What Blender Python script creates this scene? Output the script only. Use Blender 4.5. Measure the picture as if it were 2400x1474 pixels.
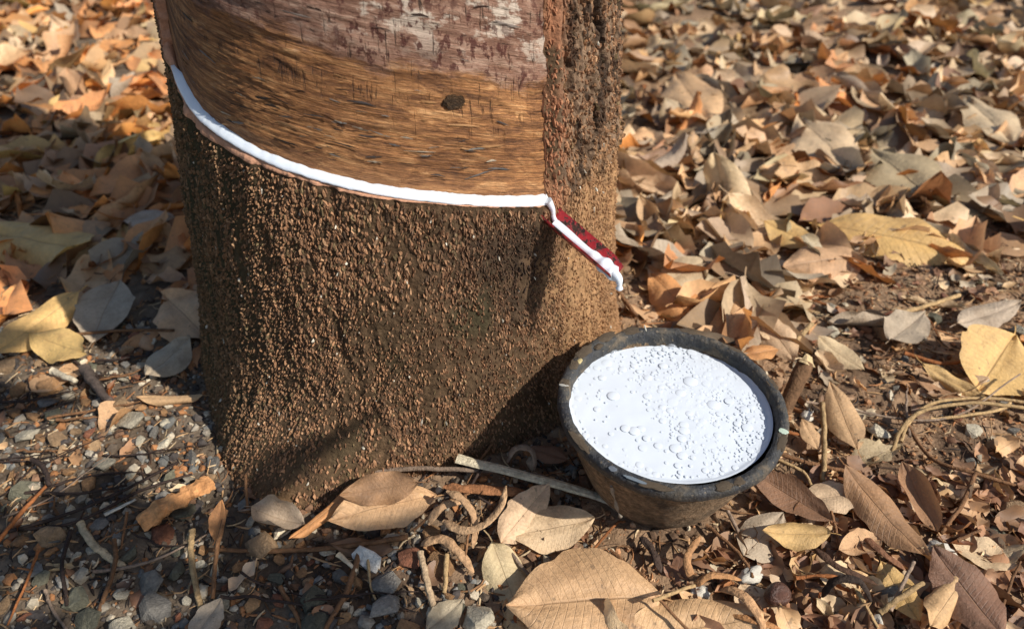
import bpy, bmesh, math, random
import numpy as np
from mathutils import Vector, Matrix

for o in list(bpy.data.objects):
    bpy.data.objects.remove(o)
sc = bpy.context.scene
COL = sc.collection
rnd = random.Random(11)
rng = np.random.default_rng(11)

# ------------------------------------------------------------------ camera, sky, sun, exposure
CAM_H, PITCH, FPX = 0.467, math.radians(37.0), 1746.0      # metres, below the horizon, focal length in photo pixels
cam = bpy.data.objects.new('camera', bpy.data.cameras.new('camera'))
COL.objects.link(cam)
cam.location = (0, 0, CAM_H)
cam.rotation_euler = (math.radians(90) - PITCH, 0, 0)
cam.data.sensor_width = 36
cam.data.lens = 36 * FPX / 2400
cam.data.clip_start = 0.01
cam.data.clip_end = 400
cam.data.dof.use_dof = True
cam.data.dof.focus_distance = 0.53
cam.data.dof.aperture_fstop = 6.5
sc.camera = cam

SUN_AZ, SUN_EL = math.radians(-28.5), math.radians(40)       # from +X towards the camera; height
sun_dir = Vector((math.cos(SUN_AZ) * math.cos(SUN_EL), math.sin(SUN_AZ) * math.cos(SUN_EL), math.sin(SUN_EL)))
world = bpy.data.worlds.new('World')
sc.world = world
world.use_nodes = True
wn = world.node_tree
sky = wn.nodes.new('ShaderNodeTexSky')
sky.sky_type = 'NISHITA'
sky.sun_disc = False
sky.sun_elevation = SUN_EL
sky.sun_rotation = math.atan2(sun_dir.x, sun_dir.y)
bg = wn.nodes['Background']
bg.inputs['Strength'].default_value = 0.088
wn.links.new(sky.outputs[0], bg.inputs['Color'])
sl = bpy.data.lights.new('sun', 'SUN')
sl.energy = 4.4
sl.angle = math.radians(0.6)
sl.color = (1.0, 0.95, 0.88)
sun = bpy.data.objects.new('sun', sl)
COL.objects.link(sun)
sun.rotation_euler = sun_dir.to_track_quat('Z', 'Y').to_euler()
sun.location = sun_dir * 8
sc.view_settings.view_transform = 'Standard'
sc.view_settings.look = 'None'
sc.view_settings.gamma = 1
sc.view_settings.exposure = 0.36

# ------------------------------------------------------------------ helpers
_c, _s = math.cos(PITCH), math.sin(PITCH)


def gp(x, y, z=0.0):
    """photo pixel -> world point on the level plane at height z"""
    a, b = (x - 1200) / FPX, -(y - 737) / FPX
    d = Vector((a, _c + b * _s, -_s + b * _c))
    return Vector((0, 0, CAM_H)) + d * ((z - CAM_H) / d.z)


def lin(r, g, b):
    return tuple(((v / 255) / 12.92 if v / 255 <= 0.04045 else ((v / 255 + 0.055) / 1.055) ** 2.4) for v in (r, g, b))


def _hash(ix, iy, iz, seed):
    with np.errstate(over='ignore'):
        h = (ix.astype(np.uint32) * np.uint32(374761393) + iy.astype(np.uint32) * np.uint32(668265263)
             + iz.astype(np.uint32) * np.uint32(2246822519) + np.uint32((seed * 3266489917) & 0xffffffff))
        h = (h ^ (h >> np.uint32(13))) * np.uint32(1274126177)
        h = h ^ (h >> np.uint32(16))
    return h.astype(np.float64) / 2147483647.5 - 1.0


def vn(x, y, z=0.0, seed=0):
    """value noise, -1..1"""
    x, y, z = np.broadcast_arrays(np.asarray(x, float), np.asarray(y, float), np.asarray(z, float))
    fx, fy, fz = np.floor(x), np.floor(y), np.floor(z)
    tx, ty, tz = x - fx, y - fy, z - fz
    ix, iy, iz = fx.astype(np.int64) + 100000, fy.astype(np.int64) + 100000, fz.astype(np.int64) + 100000
    tx, ty, tz = [t * t * (3 - 2 * t) for t in (tx, ty, tz)]
    out = 0
    flat = np.all(z == 0)
    for dx in (0, 1):
        for dy in (0, 1):
            for dz in ((0,) if flat else (0, 1)):
                w = (tx if dx else 1 - tx) * (ty if dy else 1 - ty) * (1.0 if flat else (tz if dz else 1 - tz))
                out = out + w * _hash(ix + dx, iy + dy, iz + dz, seed)
    return out


def fbm(x, y, z=0.0, seed=0, oct=3):
    a, o = 1.0, 0.0
    for k in range(oct):
        o = o + a * vn(np.asarray(x) * 2 ** k, np.asarray(y) * 2 ** k, np.asarray(z) * 2 ** k, seed + k * 17)
        a *= 0.5
    return o / 1.75


def sstep(a, b, x):
    t = np.clip((x - a) / (b - a), 0, 1)
    return t * t * (3 - 2 * t)


def np_mesh(name, V, F, mat=None, col=None, uv=None, smooth=True):
    """V (n,3), F (m,k) one face size"""
    me = bpy.data.meshes.new(name)
    V = np.ascontiguousarray(V, dtype=np.float32)
    F = np.ascontiguousarray(F, dtype=np.int32)
    m, k = F.shape
    me.vertices.add(len(V))
    me.vertices.foreach_set('co', V.ravel())
    me.loops.add(m * k)
    me.loops.foreach_set('vertex_index', F.ravel())
    me.polygons.add(m)
    me.polygons.foreach_set('loop_start', np.arange(0, m * k, k, dtype=np.int32))
    me.polygons.foreach_set('use_smooth', np.full(m, smooth))
    if uv is not None:
        l = me.uv_layers.new(name='UVMap')
        l.data.foreach_set('uv', np.ascontiguousarray(uv[F.ravel()], dtype=np.float32).ravel())
    if col is not None:
        a = me.color_attributes.new('Col', 'FLOAT_COLOR', 'POINT')
        c = np.ones((len(V), 4), np.float32)
        c[:, :3] = col
        a.data.foreach_set('color', c.ravel())
    me.update(calc_edges=True)
    me.validate()
    if mat:
        me.materials.append(mat)
    return me


def grid_faces(nr, ncl, wrap=False):
    r = np.arange(nr - 1)[:, None]
    c = np.arange(ncl if wrap else ncl - 1)[None, :]
    c2 = (c + 1) % ncl
    return np.stack([r * ncl + c, r * ncl + c2, (r + 1) * ncl + c2, (r + 1) * ncl + c], -1).reshape(-1, 4)


def add(name, me, parent=None, label=None, cat=None, group=None, kind=None, loc=None):
    o = bpy.data.objects.new(name, me)
    COL.objects.link(o)
    if parent is not None:
        o.parent = parent
    if label:
        o['label'] = label
    if cat:
        o['category'] = cat
    if group:
        o['group'] = group
    if kind:
        o['kind'] = kind
    if loc is not None:
        o.location = loc
    return o


# ---- materials
class NT:
    def __init__(self, name, rough=0.8, spec=0.3):
        self.m = bpy.data.materials.new(name)
        self.m.use_nodes = True
        self.t = self.m.node_tree
        self.b = self.t.nodes['Principled BSDF']
        self.b.inputs['Roughness'].default_value = rough
        self.b.inputs['Specular IOR Level'].default_value = spec

    def n(self, typ, **kw):
        nd = self.t.nodes.new(typ)
        for k, v in kw.items():
            setattr(nd, k, v)
        return nd

    def put(self, sock, v):
        if hasattr(v, 'is_output') or isinstance(v, bpy.types.NodeSocket):
            self.t.links.new(v, sock)
        elif isinstance(v, tuple) and len(v) == 3 and sock.type == 'RGBA':
            sock.default_value = (*v, 1)
        else:
            sock.default_value = v

    def vec(self, what='Object', scale=(1, 1, 1)):
        if what == 'Attr':
            tc = self.n('ShaderNodeUVMap').outputs[0]
        else:
            tc = self.n('ShaderNodeTexCoord').outputs[what]
        mp = self.n('ShaderNodeMapping')
        self.put(mp.inputs['Vector'], tc)
        mp.inputs['Scale'].default_value = scale
        return mp.outputs[0]

    def noise(self, v, scale=5, detail=4, rough=0.55):
        nd = self.n('ShaderNodeTexNoise')
        self.put(nd.inputs['Vector'], v)
        nd.inputs['Scale'].default_value = scale
        nd.inputs['Detail'].default_value = detail
        nd.inputs['Roughness'].default_value = rough
        return nd.outputs['Fac']

    def ramp(self, f, *stops):
        nd = self.n('ShaderNodeValToRGB')
        self.put(nd.inputs[0], f)
        e = nd.color_ramp.elements
        while len(e) < len(stops):
            e.new(0.5)
        for el, (p, c) in zip(e, stops):
            el.position = p
            el.color = (*c, 1) if isinstance(c, tuple) else (c, c, c, 1)
        return nd.outputs[0]

    def mix(self, f, a, b, mode='MIX'):
        nd = self.n('ShaderNodeMix', data_type='RGBA', blend_type=mode)
        self.put(nd.inputs[0], f)
        self.put(nd.inputs[6], a)
        self.put(nd.inputs[7], b)
        return nd.outputs[2]

    def math(self, op, a, b=0.0, c=0.0, clamp=False):
        nd = self.n('ShaderNodeMath', operation=op, use_clamp=clamp)
        for i, v in enumerate((a, b, c)):
            self.put(nd.inputs[i], v)
        return nd.outputs[0]

    def attr(self, nm='Col'):
        return self.n('ShaderNodeAttribute', attribute_name=nm).outputs['Color']

    def ocol(self):
        return self.n('ShaderNodeObjectInfo').outputs['Color']

    def orand(self):
        return self.n('ShaderNodeObjectInfo').outputs['Random']

    def sep(self, v):
        nd = self.n('ShaderNodeSeparateXYZ')
        self.put(nd.inputs[0], v)
        return nd.outputs

    def col(self, v):
        self.put(self.b.inputs['Base Color'], v)

    def bump(self, h, strength=0.5, dist=0.001):
        nd = self.n('ShaderNodeBump')
        self.put(nd.inputs['Height'], h)
        nd.inputs['Strength'].default_value = strength
        nd.inputs['Distance'].default_value = dist
        self.t.links.new(nd.outputs[0], self.b.inputs['Normal'])


def mottled(name, src, scale, lo=0.7, hi=1.25, rough=0.85, bump=0.5, bdist=0.001, spec=0.25, bscale=None):
    """colour from the attribute / object, broken up by noise, with fine relief"""
    m = NT(name, rough, spec)
    v = m.vec('Object')
    base = m.attr() if src == 'attr' else (m.ocol() if src == 'ocol' else src)
    n1 = m.noise(v, scale, 5, 0.65)
    f = m.ramp(n1, (0.28, lo), (0.72, hi))
    m.col(m.mix(1.0, base, f, 'MULTIPLY'))
    m.bump(m.noise(v, bscale or scale * 2, 4, 0.6), bump, bdist)
    return m.m


def leaf_material(name, src):
    m = NT(name, 0.52, 0.35)
    base = m.attr() if src == 'attr' else m.ocol()
    uv = m.vec('Attr')
    s = m.sep(uv)
    av = m.math('ABSOLUTE', s[1])
    rib = m.math('SUBTRACT', 1.0, m.math('DIVIDE', av, 0.038), clamp=True)
    # side veins run forward from the midrib
    ph = m.math('MULTIPLY', m.math('SUBTRACT', s[0], m.math('MULTIPLY', av, 0.12)), 19.0)
    fr = m.math('FRACT', ph)
    dv = m.math('ABSOLUTE', m.math('SUBTRACT', fr, 0.5))
    vein = m.math('SUBTRACT', 1.0, m.math('DIVIDE', dv, 0.07), clamp=True)
    obj = m.vec('Object') if src != 'attr' else m.vec('Object', (9, 9, 9))
    off = m.n('ShaderNodeVectorMath', operation='ADD')
    m.put(off.inputs[0], obj)
    m.put(off.inputs[1], m.math('MULTIPLY', m.orand(), 37.0))
    blot = m.noise(off.outputs[0], 3.2, 5, 0.62)
    fine = m.noise(off.outputs[0], 26, 4, 0.7)
    c = m.mix(1.0, base, m.ramp(blot, (0.3, (0.72, 0.66, 0.6)), (0.5, (1.04, 1.03, 1.0)), (0.72, (1.25, 1.24, 1.22))), 'MULTIPLY')
    c = m.mix(1.0, c, m.ramp(fine, (0.3, 0.8), (0.7, 1.14)), 'MULTIPLY')
    spots = m.ramp(m.noise(off.outputs[0], 15, 3, 0.5), (0.66, 0.0), (0.72, 1.0))
    c = m.mix(m.math('MULTIPLY', spots, 0.55), c, lin(74, 52, 36))
    c = m.mix(m.math('MULTIPLY', vein, 0.13), c, m.mix(0.5, base, lin(96, 66, 44)))
    c = m.mix(m.math('MULTIPLY', rib, 0.38), c, lin(128, 92, 60))
    geo = m.n('ShaderNodeNewGeometry')
    back = m.mix(m.math('MULTIPLY', geo.outputs['Backfacing'], 0.25), c, lin(176, 158, 134))
    m.col(back)
    h = m.math('ADD', m.math('MULTIPLY', vein, 0.5), m.math('ADD', m.math('MULTIPLY', rib, 1.1), m.math('MULTIPLY', fine, 0.6)))
    m.bump(h, 0.4, 0.0007 if src == 'attr' else 0.007)
    tr = m.n('ShaderNodeBsdfTranslucent')
    m.put(tr.inputs['Color'], back)
    mx = m.n('ShaderNodeMixShader')
    mx.inputs[0].default_value = 0.16
    out = m.t.nodes['Material Output']
    m.t.links.new(m.b.outputs[0], mx.inputs[1])
    m.t.links.new(tr.outputs[0], mx.inputs[2])
    m.t.links.new(mx.outputs[0], out.inputs['Surface'])
    return m.m


M = {}
M['leaf'] = leaf_material('dry_leaf', 'ocol')
M['leaf_stuff'] = leaf_material('dry_leaf_litter', 'attr')
M['soil'] = mottled('soil', 'attr', 55, 0.55, 1.35, 0.95, 0.9, 0.004, 0.1, 160)
M['crumb'] = mottled('soil_crumb', 'attr', 300, 0.65, 1.3, 0.95, 0.6, 0.001, 0.1)
M['frag'] = mottled('litter_fragment', 'attr', 220, 0.65, 1.3, 0.85, 0.5, 0.0006, 0.2)
M['stone'] = mottled('stone', 'ocol', 4.0, 0.6, 1.35, 0.75, 0.5, 0.06, 0.3, 9)
M['twig'] = mottled('twig', 'ocol', 210, 0.5, 1.35, 0.88, 1.0, 0.0016, 0.2)
M['bark'] = mottled('bark', 'attr', 240, 0.55, 1.35, 0.92, 0.9, 0.0016, 0.12, 520)
M['chip'] = mottled('bark_chip', 'attr', 500, 0.6, 1.35, 0.9, 0.6, 0.0006, 0.15)
M['ledge'] = mottled('cut_bark', lin(190, 142, 112), 350, 0.72, 1.2, 0.8, 0.6, 0.0008, 0.2)
M['sliver'] = mottled('wood_sliver', 'ocol', 600, 0.7, 1.25, 0.75, 0.5, 0.0005, 0.3)


def panel_material():
    m = NT('tapped_wood', 0.62, 0.3)
    uv = m.vec('Attr')
    s = m.sep(uv)
    wp_ = m.n('ShaderNodeVectorMath', operation='ADD')
    m.put(wp_.inputs[0], m.vec('Attr', (30, 230, 1)))
    nv_ = m.n('ShaderNodeTexNoise')
    m.put(nv_.inputs['Vector'], m.vec('Attr', (50, 70, 1)))
    nv_.inputs['Scale'].default_value = 1.0
    sc_v = m.n('ShaderNodeVectorMath', operation='SCALE')
    m.put(sc_v.inputs[0], nv_.outputs['Color'])
    sc_v.inputs['Scale'].default_value = 1.6
    m.put(wp_.inputs[1], sc_v.outputs[0])
    st = m.noise(wp_.outputs[0], 1.0, 7, 0.72)
    st2 = m.noise(m.vec('Attr', (130, 1000, 1)), 1.0, 5, 0.72)
    big = m.noise(m.vec('Attr', (12, 26, 1)), 1.0, 4, 0.6)
    gold = m.ramp(st, (0.28, lin(70, 44, 28)), (0.42, lin(122, 83, 52)), (0.54, lin(160, 113, 70)), (0.7, lin(200, 156, 108)))
    gold = m.mix(1.0, gold, m.ramp(st2, (0.32, 0.55), (0.68, 1.35)), 'MULTIPLY')
    gold = m.mix(1.0, gold, m.ramp(big, (0.3, (0.62, 0.55, 0.5)), (0.7, (1.2, 1.2, 1.2))), 'MULTIPLY')
    fib = m.noise(m.vec('Attr', (16, 1500, 1)), 1.0, 3, 0.5)
    gold = m.mix(1.0, gold, m.ramp(fib, (0.40, 0.62), (0.5, 1.05), (0.62, 1.22)), 'MULTIPLY')
    # fresh orange band just above the cut
    nearc = m.math('SUBTRACT', 1.0, m.math('DIVIDE', m.math('ADD', s[1], m.math('MULTIPLY', big, 0.012)), 0.026), clamp=True)
    gold = m.mix(m.math('MULTIPLY', nearc, 0.75), gold, m.ramp(st, (0.3, lin(130, 86, 56)), (0.7, lin(198, 148, 104))))
    # weathered pinkish older panel higher up
    wash = m.noise(m.vec('Attr', (30, 75, 1)), 1.0, 5, 0.7)
    pink = m.mix(1.0, m.ramp(st, (0.28, lin(88, 60, 46)), (0.48, lin(138, 104, 86)), (0.7, lin(178, 152, 132))), m.ramp(st2, (0.32, 0.7), (0.68, 1.2)), 'MULTIPLY')
    pink = m.mix(1.0, pink, m.ramp(wash, (0.3, (0.62, 0.52, 0.46)), (0.62, (1.12, 1.1, 1.08))), 'MULTIPLY')
    uu = m.math('ADD', s[0], 0.49)                                   # 0 at the left edge, 0.33 at the right
    pink = m.mix(m.ramp(uu, (0.03, 0.75), (0.2, 0.0)), pink, m.ramp(st, (0.3, lin(92, 66, 52)), (0.7, lin(150, 118, 102))))
    wt = m.math('MULTIPLY', m.ramp(m.noise(m.vec('Attr', (34, 60, 1)), 1.0, 6, 0.7), (0.53, 0.0), (0.58, 1.0)), m.math('MULTIPLY', m.ramp(uu, (0.12, 0.0), (0.2, 1.0)), m.ramp(s[1], (0.085, 0.1), (0.115, 1.0))))
    pink = m.mix(m.math('MULTIPLY', wt, 0.8), pink, lin(204, 190, 172))
    zone = m.ramp(m.math('ADD', m.math('SUBTRACT', s[1], 0.079), m.math('MULTIPLY', m.math('SUBTRACT', wash, 0.5), 0.05)), (0.0, 0.0), (0.009, 1.0))
    c = m.mix(zone, gold, pink)
    # dark red-brown blotches of the old panel
    bl = m.noise(m.vec('Attr', (150, 95, 1)), 1.0, 6, 0.72)
    blm = m.math('MULTIPLY', m.ramp(bl, (0.53, 0.0), (0.56, 1.0)), m.math('MULTIPLY', zone, m.math('MULTIPLY', m.ramp(uu, (0.04, 0.35), (0.2, 1.0)), m.ramp(m.noise(m.vec('Attr', (11, 22, 1)), 1.0, 2, 0.5), (0.36, 0.0), (0.5, 1.0)))))
    c = m.mix(m.math('MULTIPLY', blm, 0.9), c, lin(72, 32, 24))
    # dark streak marks lying along the grain
    dk = m.noise(m.vec('Attr', (55, 460, 1)), 1.0, 5, 0.65)
    dkm = m.ramp(dk, (0.625, 0.0), (0.68, 1.0))
    c = m.mix(m.math('MULTIPLY', dkm, 0.75), c, lin(44, 30, 24))
    # fine vertical cracks
    cr = m.noise(m.vec('Attr', (330, 16, 1)), 1.0, 2, 0.4)
    crd = m.math('ABSOLUTE', m.math('SUBTRACT', cr, 0.5))
    crm = m.math('MULTIPLY', m.ramp(crd, (0.006, 1.0), (0.022, 0.0)), m.ramp(m.noise(m.vec('Attr', (240, 55, 1)), 1.0, 2, 0.5), (0.54, 0.0), (0.6, 1.0)))
    crm = m.math('MULTIPLY', crm, m.ramp(s[1], (0.035, 0.0), (0.07, 1.0)))
    c = m.mix(m.math('MULTIPLY', crm, 0.85), c, lin(40, 26, 20))
    m.col(c)
    h = m.math('ADD', m.math('ADD', m.math('MULTIPLY', st, 0.9), m.math('MULTIPLY', fib, 0.5)), m.math('MULTIPLY', st2, 0.7))
    h = m.math('SUBTRACT', h, m.math('MULTIPLY', crm, 1.2))
    h = m.math('SUBTRACT', h, m.math('MULTIPLY', dkm, 0.8))
    m.bump(h, 0.75, 0.0020)
    return m.m


M['panel'] = panel_material()


def latex_material(name, rough=0.22, sss=0.6):
    m = NT(name, rough, 0.5)
    m.col(lin(213, 220, 227))
    m.b.inputs['Subsurface Weight'].default_value = sss
    m.b.inputs['Subsurface Radius'].default_value = (0.004, 0.004, 0.0045)
    m.b.inputs['Subsurface Scale'].default_value = 1.0
    return m.m


M['latex'] = latex_material('latex')
M['foam'] = latex_material('latex_foam', 0.3, 0.0)


def film_material():
    m = NT('bubble_film', 0.05, 0.5)
    m.col(lin(225, 232, 240))
    m.b.inputs['Alpha'].default_value = 0.32
    return m.m


M['film'] = film_material()


def rim_material():
    m = NT('bowl_rim', 0.42, 0.45)
    v = m.vec('Object')
    n1 = m.noise(v, 42, 6, 0.7)
    n2 = m.noise(v, 190, 4, 0.7)
    c = m.ramp(n1, (0.42, lin(46, 47, 50)), (0.54, lin(64, 62, 58)), (0.68, lin(112, 98, 80)))
    c = m.mix(1.0, c, m.ramp(n2, (0.3, 0.65), (0.7, 1.3)), 'MULTIPLY')
    fl = m.ramp(m.noise(v, 420, 2, 0.5), (0.66, 0.0), (0.7, 1.0))
    m.col(m.mix(m.math('MULTIPLY', fl, 0.5), c, lin(150, 132, 105)))
    m.put(m.b.inputs['Roughness'], m.ramp(n1, (0.4, 0.5), (0.62, 0.9)))
    m.bump(m.math('ADD', n1, m.math('MULTIPLY', n2, 0.8)), 0.8, 0.0034)
    return m.m


def wall_material():
    m = NT('bowl_wall', 0.85, 0.2)
    v = m.vec('Object')
    vz = m.vec('Object', (1, 1, 5))
    n1 = m.noise(v, 34, 6, 0.7)
    n2 = m.noise(v, 330, 4, 0.75)
    n3 = m.noise(vz, 60, 4, 0.6)
    n4 = m.noise(v, 130, 5, 0.75)
    c = m.ramp(n1, (0.32, lin(72, 65, 58)), (0.44, lin(118, 100, 80)), (0.66, lin(154, 128, 100)))
    c = m.mix(1.0, c, m.ramp(n2, (0.32, 0.55), (0.68, 1.4)), 'MULTIPLY')
    c = m.mix(1.0, c, m.ramp(n3, (0.3, 0.8), (0.7, 1.15)), 'MULTIPLY')
    c = m.mix(1.0, c, m.ramp(n4, (0.34, 0.62), (0.66, 1.3)), 'MULTIPLY')
    m.col(c)
    m.bump(m.math('ADD', m.math('MULTIPLY', n4, 1.2), n2), 0.9, 0.0034)
    return m.m


M['rim'] = rim_material()
M['wall'] = wall_material()
M['mud'] = mottled('mud_crust', lin(98, 86, 72), 300, 0.5, 1.4, 0.95, 0.8, 0.001, 0.1)


def spout_material():
    m = NT('red_paint', 0.5, 0.4)
    v = m.vec('Object')
    n1 = m.noise(v, 150, 6, 0.72)
    n2 = m.noise(v, 520, 3, 0.6)
    mask = m.ramp(n1, (0.505, 0.0), (0.54, 1.0))
    red = m.mix(1.0, lin(174, 46, 50), m.ramp(n2, (0.3, 0.7), (0.7, 1.2)), 'MULTIPLY')
    dark = m.ramp(n2, (0.35, lin(34, 28, 27)), (0.7, lin(88, 60, 46)))
    m.col(m.mix(mask, red, dark))
    m.put(m.b.inputs['Roughness'], m.ramp(n1, (0.52, 0.42), (0.57, 0.85)))
    m.bump(m.math('SUBTRACT', m.math('MULTIPLY', n2, 0.4), mask), 0.6, 0.0005)
    return m.m


M['spout'] = spout_material()
M['dry_latex'] = mottled('dried_latex', 'ocol', 300, 0.75, 1.15, 0.6, 0.6, 0.0006, 0.3)

# ------------------------------------------------------------------ ground
TC = np.array([-0.0997, 0.599])


def ground_h(x, y):
    x, y = np.asarray(x, float), np.asarray(y, float)
    h = 0.007 * fbm(x * 6, y * 6, seed=3) + 0.0035 * fbm(x * 38, y * 38, seed=5)
    d = np.hypot(x - TC[0], y - TC[1])
    h = h + 0.012 * np.exp(-((d - 0.2) / 0.07) ** 2) * (0.3 + 0.7 * sstep(-0.2, 0.15, x))
    h = h * np.clip(1.6 - np.hypot(x, y - 0.8) / 8, 0, 1)
    # level seat of the bowl
    b = np.exp(-((np.hypot(x - 0.114, y - 0.3965)) / 0.06) ** 4)
    return h * (1 - b) + b * 0.003


def axis(core0, core1, step, far):
    core = np.arange(core0, core1 + step / 2, step)
    out = np.geomspace(step * 2, far, 26)
    return np.r_[(core[0] - out)[::-1], core, core[-1] + out]


gx, gy = axis(-1.1, 1.35, 0.0065, 120), axis(0.1, 1.7, 0.0065, 120)
GX, GY = np.meshgrid(gx, gy)
GZ = ground_h(GX, GY) + np.where((abs(GX) < 1.4) & (GY < 2), 0.0022 * fbm(GX * 110, GY * 110, seed=9), 0)
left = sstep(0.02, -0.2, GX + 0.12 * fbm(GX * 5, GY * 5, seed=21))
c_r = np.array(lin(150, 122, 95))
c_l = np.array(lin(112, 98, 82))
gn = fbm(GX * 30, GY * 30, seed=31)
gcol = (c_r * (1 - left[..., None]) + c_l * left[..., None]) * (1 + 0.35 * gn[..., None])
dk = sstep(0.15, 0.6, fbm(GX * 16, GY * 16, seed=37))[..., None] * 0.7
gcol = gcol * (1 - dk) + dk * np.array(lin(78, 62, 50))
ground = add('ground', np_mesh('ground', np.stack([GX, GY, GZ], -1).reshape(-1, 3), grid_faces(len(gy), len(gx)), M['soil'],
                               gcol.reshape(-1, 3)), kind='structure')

# ------------------------------------------------------------------ rubber tree
ZK = np.array([-0.05, 0, .06, .12, .2, .28, .36, .6, 1.2, 2.2, 3.4])
RK = np.array([.212, .202, .1935, .1854, .1779, .1709, .1638, .158, .15, .14, .125])
CK = np.array([-.101, -.0997, -.0966, -.0938, -.0915, -.0896, -.0877, -.083, -.075, -.06, -.05])
TH_G, TH_L = math.radians(-48.5), math.radians(-152.5)
CUT_T = np.radians([-170, -160, -152.5, -147, -142.4, -133.9, -124.4, -115.7, -105.2, -95.9, -87.1, -78.3, -69, -58.9, -48.5, -30])
CUT_Z = np.array([.335, .325, .306, .288, .2765, .2665, .2615, .2572, .2517, .2461, .2409, .2356, .2292, .2213, .2125, .2125])


def smooth_cut(t):
    k = np.radians(np.array([-3, -1.5, 0, 1.5, 3]))
    return sum(np.interp(np.asarray(t) + d, CUT_T, CUT_Z) for d in k) / 5


def Rz(z):
    return np.interp(z, ZK, RK)


def Cx(z):
    return np.interp(z, ZK, CK)


def bark_h(th, z):
    """bark relief over the smooth trunk, metres"""
    u = th * 0.185
    rows = vn(u * 150 + 1.2 * vn(u * 30, z * 40, seed=51), z * 16, seed=52)      # vertical ridges
    grain = fbm(u * 260, z * 150, seed=53)
    furrow = sstep(0.25, 0.6, vn(u * 62 + 1.5 * vn(u * 20, z * 22, seed=49), z * 7, seed=50))
    h = 0.0012 - 0.0018 * furrow + 0.0012 * rows + 0.0012 * grain + 0.0018 * fbm(u * 18, z * 12, seed=54)
    # right of the tapping panel: thick fissured cork
    fz = sstep(TH_G + 0.05, TH_G + 0.16, th) * sstep(0.19, 0.235, z + 0.012 * vn(u * 40, z * 40, seed=57)) * sstep(0.9, 0.6, th)
    pit = fbm(u * 115 + 0.8 * vn(u * 60, z * 60, seed=58), z * 26, seed=55, oct=3) + 0.25 * vn(u * 40, z * 9, seed=59)
    fine_ = fbm(u * 420, z * 260, seed=56)
    h = h + fz * (0.0022 + 0.0016 * grain + 0.0012 * fine_ - 0.0075 * sstep(0.10, 0.30, pit) - 0.003 * sstep(0.2, 0.5, fbm(u * 230, z * 80, seed=46)))
    h = h - 0.0046 * sstep(TH_G + 0.075, TH_G - 0.01, th) * sstep(TH_G - 0.05, TH_G - 0.015, th) * sstep(0.212, 0.220, z)      # bark thins out towards the panel
    # root flare in front at the left foot
    fl = np.exp(-((th + math.radians(113)) / 0.36) ** 2) * sstep(0.085, -0.02, z) ** 1.3
    fl2 = np.exp(-((th + math.radians(20)) / 0.35) ** 2) * sstep(0.06, -0.02, z)
    h = h + 0.046 * fl + 0.012 * fl2
    # bump under the fissured strip
    h = h + 0.004 * np.exp(-((z - 0.225) / 0.012) ** 2) * sstep(TH_G + 0.35, TH_G + 0.6, th)
    return h


def trunk_xyz(th, z, off):
    r = Rz(z) + off
    return np.stack([Cx(z) + r * np.cos(th), TC[1] + r * np.sin(th), z + 0 * th], -1)


def dense(a, b, n):
    return np.linspace(a, b, n, endpoint=False)


thc = np.r_[dense(math.radians(-174), TH_L, 70), dense(TH_L, TH_G, 400), dense(TH_G, math.radians(16), 300),
            np.linspace(math.radians(16), math.radians(186), 42, endpoint=False)]
cL, cR = 70, 470
k0 = 330
zcut = smooth_cut(thc)
zrow = np.concatenate([-0.04 + (zcut[None] + 0.04) * np.linspace(0, 1, k0, endpoint=False)[:, None],
                       zcut[None] + (0.41 - zcut[None]) * np.linspace(0, 1, 210, endpoint=False)[:, None],
                       np.linspace(0.41, 3.4, 60)[:, None] + 0 * zcut[None]])
NR, NC = zrow.shape
TH = np.broadcast_to(thc, zrow.shape)
jg = 0.016 * fbm(zrow * 60, 0.5, seed=47) + 0.010 * vn(zrow * 260, 3.5, seed=48)          # ragged side edges of the panel
TH = TH + jg * sstep(0.0, 0.006, zrow - zcut[None]) * (np.exp(-((thc - TH_G) / 0.06) ** 2) + np.exp(-((thc - TH_L) / 0.06) ** 2))[None]
BH = bark_h(TH, zrow)
V = trunk_xyz(TH, zrow, BH)
u_all = TH * 0.185


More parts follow.
